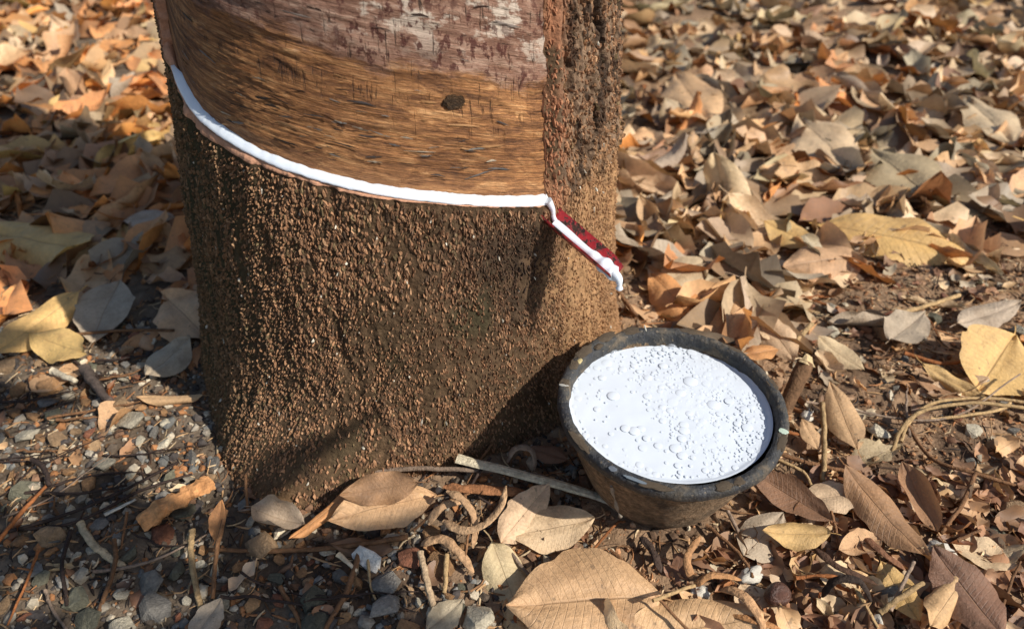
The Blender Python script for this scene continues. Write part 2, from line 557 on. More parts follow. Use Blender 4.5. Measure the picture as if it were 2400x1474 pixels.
def bark_colour(th, z):
    u = th * 0.185
    a = np.array(lin(86, 68, 50))            # brown
    b = np.array(lin(64, 60, 42))            # algae green brown, left side
    s_ = np.array(lin(158, 122, 86))         # soil-dusted right side and foot
    d = np.array(lin(44, 36, 32))            # old run stains round the spout
    lf = sstep(-1.9, -2.45, th + 0.25 * fbm(u * 20, z * 20, seed=61))[..., None]
    gr = sstep(0.15, 0.5, fbm(u * 22, z * 14, seed=62))[..., None] * 0.8
    c = a * (1 - lf) + b * lf
    c = c * (1 - gr) + b * gr
    rt = sstep(-0.95, -0.62, th + 0.22 * fbm(u * 26, z * 26, seed=63))[..., None] * sstep(0.26, 0.2, z)[..., None]
    ft = sstep(0.05, 0.0, z + 0.02 * fbm(u * 20, z * 20, seed=64))[..., None] * 0.2
    sm = np.maximum(rt, ft)
    c = c * (1 - sm) + s_ * sm
    ob = (np.exp(-((th - TH_G - 0.04) / 0.055) ** 2) * sstep(0.19, 0.22, z))[..., None] * 0.6
    fs = sstep(TH_G + 0.03, TH_G + 0.1, th)[..., None] * sstep(0.2, 0.23, z)[..., None]
    c = c * (1 - fs) + fs * np.array(lin(122, 100, 80))
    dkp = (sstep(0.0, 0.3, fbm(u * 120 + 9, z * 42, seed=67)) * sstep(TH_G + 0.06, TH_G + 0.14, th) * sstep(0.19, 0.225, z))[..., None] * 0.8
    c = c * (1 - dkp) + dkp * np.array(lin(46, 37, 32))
    ob = ob * sstep(-0.5, 0.25, fbm(u * 60, z * 45, seed=68))[..., None]
    c = c * (1 - ob) + ob * np.array(lin(168, 114, 84))
    st = np.exp(-((th + 0.97) / 0.16) ** 2 - ((z - 0.165) / 0.035) ** 2)[..., None] * 0.75
    st = st * sstep(-0.4, 0.2, fbm(u * 50, z * 30, seed=65))[..., None]
    c = c * (1 - st) + d * st
    st = np.exp(-((th + 1.12) / 0.24) ** 2 - ((z - 0.19) / 0.03) ** 2)[..., None] * 0.5
    c = c * (1 - st) + d * st
    return c * (1 + 0.3 * fbm(u * 90, z * 60, seed=66)[..., None])


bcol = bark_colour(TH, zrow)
uvs = np.stack([u_all, zrow - zcut[None]], -1)
faces = grid_faces(NR, NC, wrap=True)
fr_, fc_ = np.divmod(np.arange((NR - 1) * NC), NC)
k_top = k0 + 210 + 14
is_panel = (fr_ >= k0) & (fr_ < k_top) & (fc_ >= cL) & (fc_ < cR)


def sub_mesh(name, Vf, F, mat, colf=None, uvf=None):
    used, inv = np.unique(F.ravel(), return_inverse=True)
    return np_mesh(name, Vf.reshape(-1, 3)[used], inv.reshape(F.shape), mat,
                   None if colf is None else colf.reshape(-1, 3)[used], None if uvf is None else uvf.reshape(-1, 2)[used])


tree = add('rubber_tree', None, label='thick rubber tree trunk with corky bark and a tapped wood panel', cat='tree',
           loc=(0, 0, 0))
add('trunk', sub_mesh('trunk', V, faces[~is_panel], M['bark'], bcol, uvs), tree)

# tapped panel, set back behind the bark
PIN = -0.0042
vp = zrow - zcut[None]
pr = PIN + 0.0009 * fbm(u_all * 24, vp * 170 + 1.2 * vn(u_all * 40, vp * 60, seed=70), seed=71) + 0.0003 * fbm(u_all * 160, vp * 500, seed=72) + 0.00045 * (np.abs(((vp / 0.0034 + 0.8 * fbm(u_all * 16, vp * 30, seed=76)) % 1.0) - 0.35) - 0.3) * sstep(0.09, 0.05, vp) + 0.0012 * fbm(u_all * 14, vp * 16, seed=73)
pr = pr + 0.0016 * sstep(0.075, 0.083, vp + 0.006 * vn(u_all * 30, vp * 10, seed=74))      # older renewed bark stands a little proud
VP = trunk_xyz(TH, zrow, pr)
VP[k0, :, 2] -= 0.0012
panel = add('tapping_panel', sub_mesh('tapping_panel', VP, faces[is_panel], M['panel'], None, uvs), tree,
            label='smooth brown tapped wood with fine grain, pinkish and blotched higher up')

# ledge of freshly cut bark: along the cut and up both side edges
path = [(k0, j) for j in range(cL, cR + 1)]
right = [(i, cR) for i in range(k0, k_top + 1)]
lft = [(i, cL) for i in range(k_top, k0 - 1, -1)]
path = lft + path + right[1:]
pi = np.array([p[0] for p in path])
pj = np.array([p[1] for p in path])
outer, inner = V[pi, pj], VP[pi, pj]
rad = np.stack([outer[:, 0] - Cx(outer[:, 2]), outer[:, 1] - TC[1], 0 * outer[:, 2]], -1)
rad /= np.linalg.norm(rad, axis=1, keepdims=True)
onb = (pi == k0)[:, None]
jag = (0.0005 * vn(np.arange(len(pi)) * 0.4, 0.5, seed=75))[:, None]
lip0 = outer + rad * 0.0003 - np.array([0, 0, 1.0]) * np.where(onb, np.interp(np.degrees(thc[pj]), [-150, -110, -85, -50], [0.0024, 0.0016, 0.0004, 0.0002])[:, None] + jag, 0)     # reaches below the bark edge
lip1 = outer + rad * 0.0008 - np.array([0, 0, 1.0]) * np.where(onb, np.interp(np.degrees(thc[pj]), [-150, -110, -85, -50], [0.0015, 0.0010, 0.0001, 0.0])[:, None], 0)
lfw = np.where(onb, (np.interp(np.degrees(thc[pj]), [-150, -120, -95, -50], [0.0055, 0.0040, 0.0010, 0.0004]))[:, None], 0)
lip2 = outer * 0.8 + inner * 0.2 + np.array([0, 0, 1.0]) * lfw * 0.5
mid = outer * 0.4 + inner * 0.6 + np.array([0, 0, 1.0]) * lfw
ring = np.stack([lip0, lip1, lip2, mid, inner])
add('cut_ledge', np_mesh('cut_ledge', ring.reshape(-1, 3), grid_faces(5, len(path)), M['ledge']), tree,
    label='pinkish tan edge of freshly cut bark round the tapped panel')

# corky chips all over the bark (thousands: one part)
NCH = 36000
ct = rng.uniform(math.radians(-172), math.radians(12), NCH * 2)
cz = rng.uniform(-0.005, 0.36, NCH * 2)
keep = (cz < smooth_cut(ct) - 0.004) | (ct > TH_G + 0.006) | (ct < TH_L - 0.02)
fz_ = (ct > TH_G) & (cz > 0.215)
dens = vn(ct * 0.185 * 140 + 1.2 * vn(ct * 5.5, cz * 40, seed=51), cz * 22, seed=52)
keep &= rng.uniform(-0.9, 0.8, NCH * 2) < dens + 0.25 + 0.55 * fbm(ct * 0.185 * 28, cz * 14, seed=84)
keep &= ~(fz_ & (rng.random(NCH * 2) < 0.45))
ct, cz = ct[keep][:NCH], cz[keep][:NCH]
NCH = len(ct)
cw = rng.uniform(0.00042, 0.00098, NCH)
big_ = 0.75 + 0.55 * sstep(-0.4, 0.5, fbm(ct * 0.185 * 16, cz * 16, seed=83))
cw = cw * big_
ch = cw * rng.uniform(1.3, 3.8, NCH)
cd = rng.uniform(0.0006, 0.0016, NCH)
ang = rng.normal(0, 0.26, NCH)
k5 = np.arange(5) * math.pi * 0.4
base = np.stack([np.cos(k5), np.sin(k5)], -1)
pts = np.zeros((NCH, 10, 3))      # local: tangent, up, out
jit = rng.uniform(0.65, 1.3, (NCH, 5, 1))
pts[:, :5, :2] = base[None] * jit
pts[:, 5:, :2] = base[None] * jit * rng.uniform(0.55, 0.9, (NCH, 5, 1))
pts[:, 5:, 2] = rng.uniform(0.6, 1.05, (NCH, 5))
pts[:, :5, 2] = -0.6
pts[:, 5:, 2] += pts[:, 5:, 1] * rng.normal(0, 0.5, (NCH, 1)) + pts[:, 5:, 0] * rng.normal(0, 0.45, (NCH, 1))
px_, py_ = pts[..., 0] * cw[:, None], pts[..., 1] * ch[:, None]
tx = px_ * np.cos(ang)[:, None] - py_ * np.sin(ang)[:, None]
ty = px_ * np.sin(ang)[:, None] + py_ * np.cos(ang)[:, None]
ro = Rz(cz) + bark_h(ct, cz)
er = np.stack([np.cos(ct), np.sin(ct), 0 * ct], -1)
et = np.stack([-np.sin(ct), np.cos(ct), 0 * ct], -1)
cen = np.stack([Cx(cz) + ro * np.cos(ct), TC[1] + ro * np.sin(ct), cz], -1)
CV = cen[:, None] + et[:, None] * tx[..., None] + np.array([0, 0, 1.0]) * ty[..., None] + er[:, None] * (pts[..., 2] * cd[:, None])[..., None]
cf = [(5, 6, 7), (5, 7, 8), (5, 8, 9)]
for k in range(5):
    n_ = (k + 1) % 5
    cf += [(k, n_, 5 + n_), (k, 5 + n_, 5 + k)]
CF = (np.arange(NCH)[:, None, None] * 10 + np.array(cf)[None]).reshape(-1, 3)
pal = np.array([lin(156, 116, 84), lin(138, 100, 72), lin(114, 84, 62), lin(174, 136, 102), lin(84, 66, 52), lin(104, 90, 62)])
cc = pal[rng.choice(6, NCH, p=[.26, .24, .2, .1, .12, .08])]
cc = (cc * 0.8 + 0.2 * np.array(lin(132, 106, 84))) * rng.uniform(0.7, 1.35, (NCH, 1))
lw = sstep(-1.9, -2.5, ct)[:, None]
cc = cc * (1 - 0.45 * lw) + 0.45 * lw * np.array(lin(84, 76, 52))
rt = (sstep(-0.95, -0.65, ct) * sstep(0.27, 0.2, cz))[:, None]
cc = cc * (1 - 0.6 * rt) + 0.6 * rt * np.array(lin(170, 132, 94))
st = (np.exp(-((ct + 0.97) / 0.17) ** 2 - ((cz - 0.165) / 0.036) ** 2) * 0.7)[:, None]
cc = cc * (1 - st) + st * np.array(lin(48, 40, 36))
st = (np.exp(-((ct + 1.12) / 0.24) ** 2 - ((cz - 0.19) / 0.03) ** 2) * 0.5)[:, None]
cc = cc * (1 - st) + st * np.array(lin(52, 44, 40))
dkc = (sstep(0.0, 0.3, fbm(ct * 0.185 * 120 + 9, cz * 42, seed=67)) * sstep(TH_G + 0.06, TH_G + 0.14, ct) * sstep(0.19, 0.225, cz))[:, None] * 0.7
cc = cc * (1 - dkc) + dkc * np.array(lin(50, 40, 34))
obc = (np.exp(-((ct - TH_G - 0.04) / 0.055) ** 2) * sstep(0.19, 0.22, cz))[:, None] * 0.7
cc = cc * (1 - obc) + obc * np.array(lin(168, 114, 84))
wh = rng.random(NCH) < 0.006
cc[wh] = lin(196, 188, 170)
add('bark_chips', np_mesh('bark_chips', CV.reshape(-1, 3), CF, M['chip'], np.repeat(cc, 10, 0), smooth=False), tree,
    label='thousands of small corky bark granules', kind='stuff')


def trunk_frame(th, z, off=0.0):
    r = float(Rz(z)) + off
    p = Vector((float(Cx(z)) + r * math.cos(th), TC[1] + r * math.sin(th), z))
    er = Vector((math.cos(th), math.sin(th), 0))
    et = Vector((-math.sin(th), math.cos(th), 0))
    return p, et, er


def flake_mesh(name, seed, mat):
    r = random.Random(seed)
    n = 7
    vs, fs = [], []
    lift = r.uniform(0.15, 0.5)
    for i in range(n):
        t = i / (n - 1)
        w = 0.13 * (math.sin(math.pi * min(1, max(0, t * 0.9 + 0.06))) ** 0.6) * r.uniform(0.6, 1.2)
        cy = 0.10 * math.sin(t * 3 + seed) * r.uniform(0.5, 1)
        zt = lift * 0.35 * (t ** 2 if seed % 2 else (1 - t) ** 2)
        for s_, dz in ((-1, 0.0), (0, 0.05), (1, 0.02 + 0.12 * lift)):
            vs.append((t - 0.5, cy + s_ * w, zt + dz * r.uniform(0.6, 1.4)))
    for i in range(n - 1):
        for k in range(2):
            a = i * 3 + k
            fs.append((a, a + 3, a + 4, a + 1))
    vs += [(x, y, z - 0.03) for x, y, z in vs]
    q = n * 3
    fs += [tuple(reversed([v + q for v in f])) for f in fs]
    me = np_mesh(name, np.array(vs), np.array(fs), mat)
    return me


flakes = [flake_mesh('wood_sliver', i, M['sliver']) for i in range(10)]
for i in range(120):
    if i < 88:
        th = math.radians(rnd.triangular(-148, -50, -85))
        v = rnd.triangular(0.006, 0.078, 0.03)
        if th > math.radians(-66) and rnd.random() < 0.3:
            v = rnd.uniform(0.008, 0.05)
        colr = rnd.choice([lin(150, 146, 138), lin(118, 116, 114), lin(186, 172, 150), lin(176, 132, 88), lin(84, 78, 76), lin(196, 150, 104), lin(64, 56, 52)])
    else:
        th = math.radians(rnd.uniform(-150, -50))
        v = rnd.uniform(0.08, 0.17)
        colr = rnd.choice([lin(64, 46, 40), lin(110, 88, 78), lin(150, 138, 128), lin(60, 38, 32)])
    z = float(smooth_cut(th)) + v
    p, et, er = trunk_frame(th, z, PIN + (0.0010 if v < 0.08 else 0.0025))
    sl_ = (float(smooth_cut(th + 0.05)) - float(smooth_cut(th - 0.05))) / (0.1 * 0.18)
    dx = (et + Vector((0, 0, sl_ * 0.85 + rnd.gauss(0, 0.12)))).normalized()
    up = dx.cross(er).normalized() * -1
    L = rnd.uniform(0.004, 0.011) if rnd.random() < 0.8 else rnd.uniform(0.011, 0.021)
    o = add('wood_sliver', flakes[i % 10], panel)
    W = rnd.uniform(0.3, 0.75) * min(L, 0.009)
    o.matrix_world = Matrix.Translation(p) @ Matrix((dx, up, er)).transposed().to_4x4() @ Matrix.Diagonal((L, W, min(L, 0.012) * 0.55, 1))
    o.color = (*colr, 1)

# dark knot in the panel
p, et, er = trunk_frame(math.radians(-71.3), 0.2965, PIN + 0.0012)
kb = bmesh.new()
bmesh.ops.create_icosphere(kb, subdivisions=3, radius=1)
for v_ in kb.verts:
    n_ = float(fbm(v_.co.x * 2.2, v_.co.y * 2.2, v_.co.z * 2.2, seed=81)) * 0.35 + float(fbm(v_.co.x * 6, v_.co.y * 6, v_.co.z * 6, seed=82)) * 0.18
    v_.co *= 1 + n_
km = bpy.data.meshes.new('knot')
kb.to_mesh(km)
kb.free()
km.materials.append(mottled('knot', lin(88, 64, 38), 1.6, 0.35, 1.7, 0.6, 0.8, 0.2, 0.4))
ko = add('knot', km, panel)
ko.matrix_world = Matrix.Translation(p) @ Matrix((et, Vector((0, 0, 1)), er)).transposed().to_4x4() @ Matrix.Diagonal((0.0066, 0.0042, 0.0020, 1))


# ------------------------------------------------------------------ tubes, twigs
def catmull(P, n):
    P = [Vector(p) for p in P]
    Q = [P[0] * 2 - P[1]] + P + [P[-1] * 2 - P[-2]]
    out = []
    for i in range(len(P) - 1):
        a, b, c, d = Q[i:i + 4]
        for k in range(n):
            t = k / n
            out.append(0.5 * ((2 * b) + (c - a) * t + (2 * a - 5 * b + 4 * c - d) * t * t + (3 * b - a - 3 * c + d) * t ** 3))
    out.append(P[-1])
    return out


def tube_np(P, rad, sides=6, seed=0, jit=0.15, flat=1.0, channel=0.0):
    """tube along points P; channel>0 leaves it open like a curl of bark (C section with thickness)"""
    r = random.Random(seed)
    n = len(P)
    Vs = []
    prev = None
    if channel:
        a0, a1 = math.radians(90 - 180 * channel), math.radians(90 + 180 * channel)
        ring = [(a0 + (a1 - a0) * k / sides, 1.0) for k in range(sides + 1)] + [(a1 - (a1 - a0) * k / sides, 0.62) for k in range(sides + 1)]
    else:
        ring = [(2 * math.pi * k / sides, 1.0) for k in range(sides)]
    ra = np.array([q[0] for q in ring])
    NZ = fbm(np.arange(n)[:, None] * .45 + 50, np.cos(ra)[None] * 1.3 + seed * 3.7, np.sin(ra)[None] * 1.3, seed=seed % 97, oct=2)
    for i, p in enumerate(P):
        t = (P[min(i + 1, n - 1)] - P[max(i - 1, 0)]).normalized()
        up = Vector((0, 0, 1)) if prev is None else prev
        s_ = t.cross(up)
        if s_.length < 1e-4:
            s_ = t.cross(Vector((0, 1, 0)))
        s_.normalize()
        up = s_.cross(t).normalized()
        prev = up
        rr = rad(i / (n - 1)) if callable(rad) else rad
        for kq, (a, q) in enumerate(ring):
            k = rr * q * (1 + 1.6 * jit * NZ[i, kq])
            Vs.append(p + s_ * (math.cos(a) * k) + up * (math.sin(a) * k * flat))
    m = len(ring)
    F = grid_faces(n, m, wrap=True).tolist()
    tri = []
    for a, b, c, d in F:
        tri += [(a, b, c), (a, c, d)]
    if channel:
        h = m // 2
        for e in (0, (n - 1) * m):
            for k in range(h - 1):
                tri += [(e + k, e + k + 1, e + m - 2 - k), (e + k, e + m - 2 - k, e + m - 1 - k)]
    else:
        for e in (0, (n - 1) * m):
            for k in range(1, m - 1):
                tri.append((e, e + k, e + k + 1))
    return np.array([tuple(v) for v in Vs]), np.array(tri)


# ------------------------------------------------------------------ latex on the cut, trickle, spout
latex = add('latex_stream', None, label='white latex filling the slanting cut and running down the spout', cat='latex', loc=(0, 0, 0))
tt = np.linspace(math.radians(-147.5), TH_G + 0.004, 420)
zc = smooth_cut(tt)
wd = np.interp(np.degrees(tt), [-148, -142, -130, -118, -100, -60, -49], [.0080, .0125, .0100, .0076, .0060, .0054, .0057])
wd = wd + 0.0006 * vn(tt * 30, 0.5, seed=91) + 0.0003 * vn(tt * 80, 0.5, seed=92)
tp = np.minimum(1, (tt - tt[0]) / 0.05 + 0.05)
low = np.interp(np.degrees(tt), [-148, -138, -122, -110, -50], [.0068, .0060, .0040, .0018, -.0006]) + 0.0005 * vn(tt * 28, 0.5, seed=93) + 0.0003 * vn(tt * 90, 0.5, seed=94)
prof = [(-0.0006, -0.10), (0.0005, 0.03), (0.0004, 0.25), (-0.0006, 0.5), (-0.0022, 0.78), (-0.0036, 1.0), (-0.0052, 1.03)]
rows_ = []
for ro_, f in prof:
    rows_.append(trunk_xyz(tt, zc + low + (wd - low) * f * tp, 0.0006 + ro_ * (0.4 + 0.6 * tp)))
LV = np.stack(rows_)
add('groove_latex', np_mesh('groove_latex', LV.reshape(-1, 3), grid_faces(len(prof), len(tt)), M['latex']), latex)
A = Vector((0.0275, 0.4650, 0.1975))
B = gp(1438, 652, 0.1800)
g0, _, er0 = trunk_frame(TH_G - 0.012, 0.2150, 0.0012)
trk = catmull([g0 + Vector((0, 0, 0.002)), trunk_frame(TH_G + 0.008, 0.2095, 0.0022)[0], trunk_frame(TH_G + 0.012, 0.2035, 0.0024)[0], trunk_frame(TH_G + 0.018, 0.1985, 0.0034)[0] + Vector((0, 0, 0.0005)),
               A + (B - A) * 0.10 + Vector((0, 0, 0.0022))], 6)
Vt, Ft = tube_np(trk, lambda t: 0.0030 * (1 - 0.45 * math.sin(math.pi * min(1, t * 1.05))), 10, 5, 0.04)
add('trickle', np_mesh('trickle', Vt, Ft, M['latex']), latex)

ax = (B - A).normalized()
sd = ax.cross(Vector((0, 0, 1))).normalized()      # towards the right/back
up = sd.cross(ax).normalized()
spout = add('tapping_spout', None, label='chipped red metal spout driven into the bark below the cut', cat='spout', loc=A)


def spout_section(s_, thick=0.0009):
    """V plate: outer and inner outline"""
    w, h = 0.0092, 0.0092
    o_ = [(-w, h), (-w * 0.45, h * 0.25), (-0.0015, -0.0008), (0.0015, -0.0008), (w * 0.45, h * 0.25), (w, h)]
    i_ = [(x * 0.93, y + thick * 1.25) for x, y in reversed(o_)]
    return o_ + i_


sv = []
ns = 14
for i in range(ns):
    t = -0.22 + 1.22 * i / (ns - 1)
    k = 1.0 if t < 0.85 else 1.0 - (t - 0.85) * 1.2
    for x, y in spout_section(t):
        j = 0.0002 * rnd.uniform(-1, 1)
        sv.append(ax * ((B - A).length * t) + sd * (x * k + j) + up * (y * k - 0.0005 + j))
sm = len(spout_section(0))
sf = grid_faces(ns, sm, wrap=True).tolist()
tri = []
for a, b, c, d in sf:
    tri += [(a, b, c), (a, c, d)]
for e in (0, (ns - 1) * sm):
    for k in range(sm // 2 - 1):
        tri += [(e + k, e + k + 1, e + sm - 2 - k), (e + k, e + sm - 2 - k, e + sm - 1 - k)]
ch_o = add('channel', np_mesh('channel', np.array([tuple(v) for v in sv]), np.array(tri), M['spout'], smooth=False), spout)
# latex lying in the channel, swelling into a drip
nl = 30
lv = []
for i in range(nl):
    t = 0.05 + 0.98 * i / (nl - 1)
    hw = 0.0038 + 0.0006 * math.sin(t * 9) + (0.0026 * math.exp(-((t - 0.84) / 0.07) ** 2)) + 0.0020 * math.exp(-((t - 0.97) / 0.05) ** 2) + 0.0010 * math.exp(-((t - 0.68) / 0.05) ** 2)
    hh = 0.0024 + 0.0032 * math.exp(-((t - 0.83) / 0.06) ** 2) + 0.0026 * math.exp(-((t - 0.96) / 0.05) ** 2) + 0.0014 * math.exp(-((t - 0.67) / 0.05) ** 2)
    fade = min(1, (1.03 - t) / 0.05 + 0.25)
    drop = -0.004 * max(0, t - 0.97) / 0.06
    for k in range(12):
        a = 2 * math.pi * k / 12
        lv.append(A + ax * ((B - A).length * t) + sd * (math.cos(a) * hw * fade - 0.0004) + up * (0.0032 + (math.sin(a) * hh * (1 if math.sin(a) > 0 else 0.8)) * fade + drop))
lf_ = grid_faces(nl, 12, wrap=True)
lf_ = np.concatenate([lf_[:, :3], lf_[:, [0, 2, 3]]])
caps = [(0, k, k + 1) for k in range(1, 11)] + [((nl - 1) * 12, (nl - 1) * 12 + k, (nl - 1) * 12 + k + 1) for k in range(1, 11)]
add('spout_latex', np_mesh('spout_latex', np.array([tuple(v) for v in lv]), np.concatenate([lf_, np.array(caps)]), M['latex']), latex)
tip = B + up * 0.003
drp = catmull([tip - ax * 0.004 + up * 0.001, tip + ax * 0.003, tip + ax * 0.0045 - Vector((0, 0, 0.003)), tip + ax * 0.005 - Vector((0, 0, 0.0062)), tip + ax * 0.0052 - Vector((0, 0, 0.0088))], 5)
Vd, Fd = tube_np(drp, lambda t: 0.0034 * (1 - t) ** 0.9 + 0.0016 * math.exp(-((t - 0.86) / 0.14) ** 2) + 0.0004, 12, 9, 0.02)
add('drip', np_mesh('drip', Vd, Fd, M['latex']), latex)

# ------------------------------------------------------------------ bowl of latex
BC = Vector((0.1140, 0.3965, 0.0))
bowl = add('collecting_bowl', None, label='round mud-caked black bowl standing against the trunk under the spout', cat='bowl', loc=BC)
bowl.rotation_euler = (math.radians(2.6), math.radians(0.7), 0)          # leans a little towards the open side


def lathe(name, prof, mat, n=120, amp=0.0, seed=0, closed=True):
    a = np.linspace(0, 2 * math.pi, n, endpoint=False)
    P = np.array(prof)
    r, z = P[:, 0][:, None], P[:, 1][:, None]
    A_, Z_ = np.broadcast_to(a, (len(P), n)), np.broadcast_to(z, (len(P), n))
    dr = amp * fbm(np.cos(a)[None] * 5, np.sin(a)[None] * 5, z * 60, seed=seed) + amp * 0.5 * fbm(np.cos(a)[None] * 22, np.sin(a)[None] * 22, z * 260, seed=seed + 3)
    rr = np.maximum(r + dr, 1e-4)
    Vx = np.stack([rr * np.cos(A_), rr * np.sin(A_), Z_ + 0.5 * dr], -1)
    F = grid_faces(len(P), n, wrap=True)
    if closed:
        F = np.concatenate([F, np.stack([(len(P) - 1) * n + np.arange(n), (len(P) - 1) * n + (np.arange(n) + 1) % n, (np.arange(n) + 1) % n, np.arange(n)], -1)])
    return np_mesh(name, Vx.reshape(-1, 3), F, mat)


BH_ = 0.0945     # rim height
wp = [(0.0005, 0.004), (0.040, 0.0042), (0.046, 0.0055), (0.0505, 0.011)]
for k in range(12):
    t = (k + 1) / 12
    wp.append((0.0505 + 0.0255 * t ** 0.75, 0.011 + (BH_ - 0.012 - 0.011) * t))
wp += [(0.0762, BH_ - 0.010), (0.0735, BH_ - 0.010), (0.070, BH_ - 0.03), (0.046, 0.010), (0.0005, 0.009)]
add('bowl_wall', lathe('bowl_wall', wp, M['wall'], 140, 0.0007, 7, closed=False), bowl)
rp = [(0.0770, BH_ - 0.0125), (0.0800, BH_ - 0.0115), (0.0818, BH_ - 0.0085), (0.0824, BH_ - 0.004), (0.0818, BH_ - 0.0012), (0.0800, BH_),
      (0.0775, BH_ + 0.0003), (0.0752, BH_ - 0.0004), (0.0742, BH_ - 0.002), (0.0736, BH_ - 0.006), (0.0728, BH_ - 0.012), (0.0722, BH_ - 0.02), (0.0728, BH_ - 0.021), (0.0752, BH_ - 0.0125)]
add('rim', lathe('rim', rp, M['rim'], 260, 0.0014, 19), bowl)


def blob_mesh(name, mat, seed, sub=2, amp=0.35, f=1.8, flat=0.0):
    bm = bmesh.new()
    bmesh.ops.create_icosphere(bm, subdivisions=sub, radius=1)
    for v in bm.verts:
        k = 1 + amp * float(fbm(v.co.x * f, v.co.y * f, v.co.z * f, seed=seed, oct=3))
        v.co *= k
        if flat and v.co.z < -flat:
            v.co.z = -flat
    me = bpy.data.meshes.new(name)
    bm.to_mesh(me)
    bm.free()
    me.materials.append(mat)
    for p_ in me.polygons:
        p_.use_smooth = True
    return me


muds = [blob_mesh('mud_crust', M['mud'], s_, 3, 0.6, 2.4) for s_ in (3, 8, 14, 20)]


def on_rim(deg, r=0.0785, z=None):
    a = math.radians(deg)
    return Vector((r * math.cos(a), r * math.sin(a), BH_ if z is None else z)), a


for i, (dg, r_, s1, s2, s3) in enumerate([(104, .0785, .007, .0042, .0010), (122, .079, .010, .0040, .0013), (140, .0782, .011, .0040, .0015), (152, .077, .006, .0036, .0014),
                                          (168, .078, .005, .0034, .0010), (-74, .0785, .006, .0036, .0013), (-66, .079, .0045, .003, .0011), (-108, .0795, .012, .003, .0008),
                                          (72, .0795, .008, .003, .0008), (42, .0795, .010, .0026, .0007), (12, .0792, .008, .003, .0008), (-30, .0792, .009, .003, .0008), (130, .0742, .004, .0026, .0016), (-150, .0796, .011, .003, .0009)]):
    p, a = on_rim(dg, r_, BH_ - 0.0003)
    o = add('mud_crust', muds[i % 4], bowl)
    o.location = p
    o.rotation_euler = (0, 0, a + math.pi / 2)
    o.scale = (s1, s2, s3)
smears = [blob_mesh('latex_smear', M['dry_latex'], s_, 3, 0.5, 1.8) for s_ in (31, 33)]
for i, (dg, r_, s1, s2, s3, c_) in enumerate([(148, .0748, .0032, .0017, .0007, lin(196, 178, 128)), (96, .0795, .0008, .0036, .0005, lin(190, 186, 172)), (-22, .0782, .0026, .0032, .0003, lin(190, 206, 186)),
                                              (-116, .0800, .0085, .0013, .0003, lin(112, 122, 130)), (-128, .0798, .0030, .0020, .0003, lin(104, 110, 118)), (170, .0785, .0012, .0035, .0005, lin(178, 174, 164))]):
    p, a = on_rim(dg, r_, BH_ + 0.0003)
    o = add('latex_smear', smears[i % 2], bowl)
    o.location = p
    o.rotation_euler = (0, 0, a + math.pi / 2)
    o.scale = (s1, s2, s3)
    o.color = (*c_, 1)
# dried run down the outside
runp = [Vector((0.0785 * math.cos(math.radians(-128 + k * 0.9)), 0.0785 * math.sin(math.radians(-128 + k * 0.9)), 0)) * (f_ / 0.0785) + Vector((0, 0, z_)) for k, (f_, z_) in enumerate([(.0778, .074), (.0754, .064), (.0728, .055), (.0708, .046), (.0680, .037), (.0655, .031)])]
Vr, Fr = tube_np(catmull(runp, 5), lambda t: 0.0016 * (0.6 + 0.4 * math.sin(t * 14)), 8, 4, 0.3)
o = add('latex_smear', np_mesh('latex_run', Vr, Fr, M['dry_latex']), bowl)
o.color = (*lin(140, 130, 116), 1)

# latex in the bowl
LZ = BH_ - 0.0098
pool = add('latex_pool', None, label='frothy white latex filling the black bowl to just below its rim', cat='latex', loc=BC + Vector((0, 0, LZ)))
PR = 0.0739
rr_ = np.r_[np.linspace(0.0004, PR - 0.003, 60), PR - 0.0015, PR - 0.0004, PR + 0.0006]
aa = np.linspace(0, 2 * math.pi, 160, endpoint=False)
RR, AA = np.meshgrid(rr_, aa, indexing='ij')
X_, Y_ = RR * np.cos(AA), RR * np.sin(AA)
froth = sstep(-0.35, 0.35, (X_ * 0.85 + Y_ * 0.5) / PR + 0.45 * fbm(X_ * 40, Y_ * 40, seed=101))
Z_ = 0.0006 * fbm(X_ * 45, Y_ * 45, seed=102) + 0.00014 * froth * fbm(X_ * 300, Y_ * 300, seed=103) + 0.0014 * sstep(PR - 0.004, PR, RR)
add('liquid', np_mesh('liquid', np.stack([X_, Y_, Z_], -1).reshape(-1, 3), grid_faces(len(rr_), len(aa), wrap=True), M['foam']), pool)


def dome(name, mat, seg=14, rings=5, h=0.55):
    vs = [(0, 0, h)]
    for i in range(1, rings + 1):
        a = i / rings * math.pi * 0.5
        for k in range(seg):
            b = 2 * math.pi * k / seg
            q = math.sin(a)
            vs.append((q * math.cos(b), q * math.sin(b), h * (1 - q * q) * (1 + .35 * q * q) - (0.05 if i == rings else 0)))
    f = []
    for k in range(seg):
        f.append((0, 1 + k, 1 + (k + 1) % seg))
    for i in range(rings - 1):
        for k in range(seg):
            a, b = 1 + i * seg + k, 1 + i * seg + (k + 1) % seg
            f += [(a, a + seg, b + seg), (a, b + seg, b)]
    return np.array(vs), np.array(f)


dv, df = dome('d', None)
bub = np_mesh('bubble', dv, df, M['foam'])
bubf = np_mesh('film_bubble', dv, df, M['film'])
placed = []


def froth_at(x, y):
    return float(sstep(-0.45, 0.4, (x * 0.85 + y * 0.5) / PR + 0.5 * float(fbm(x * 40, y * 40, seed=101))))


def put_bubble(x, y, r, h, me=bub):
    placed.append((x, y, r))
    o = add('bubble', me, pool)
    o.location = (x, y, 0.0004)
    o.scale = (r, r, r * h)


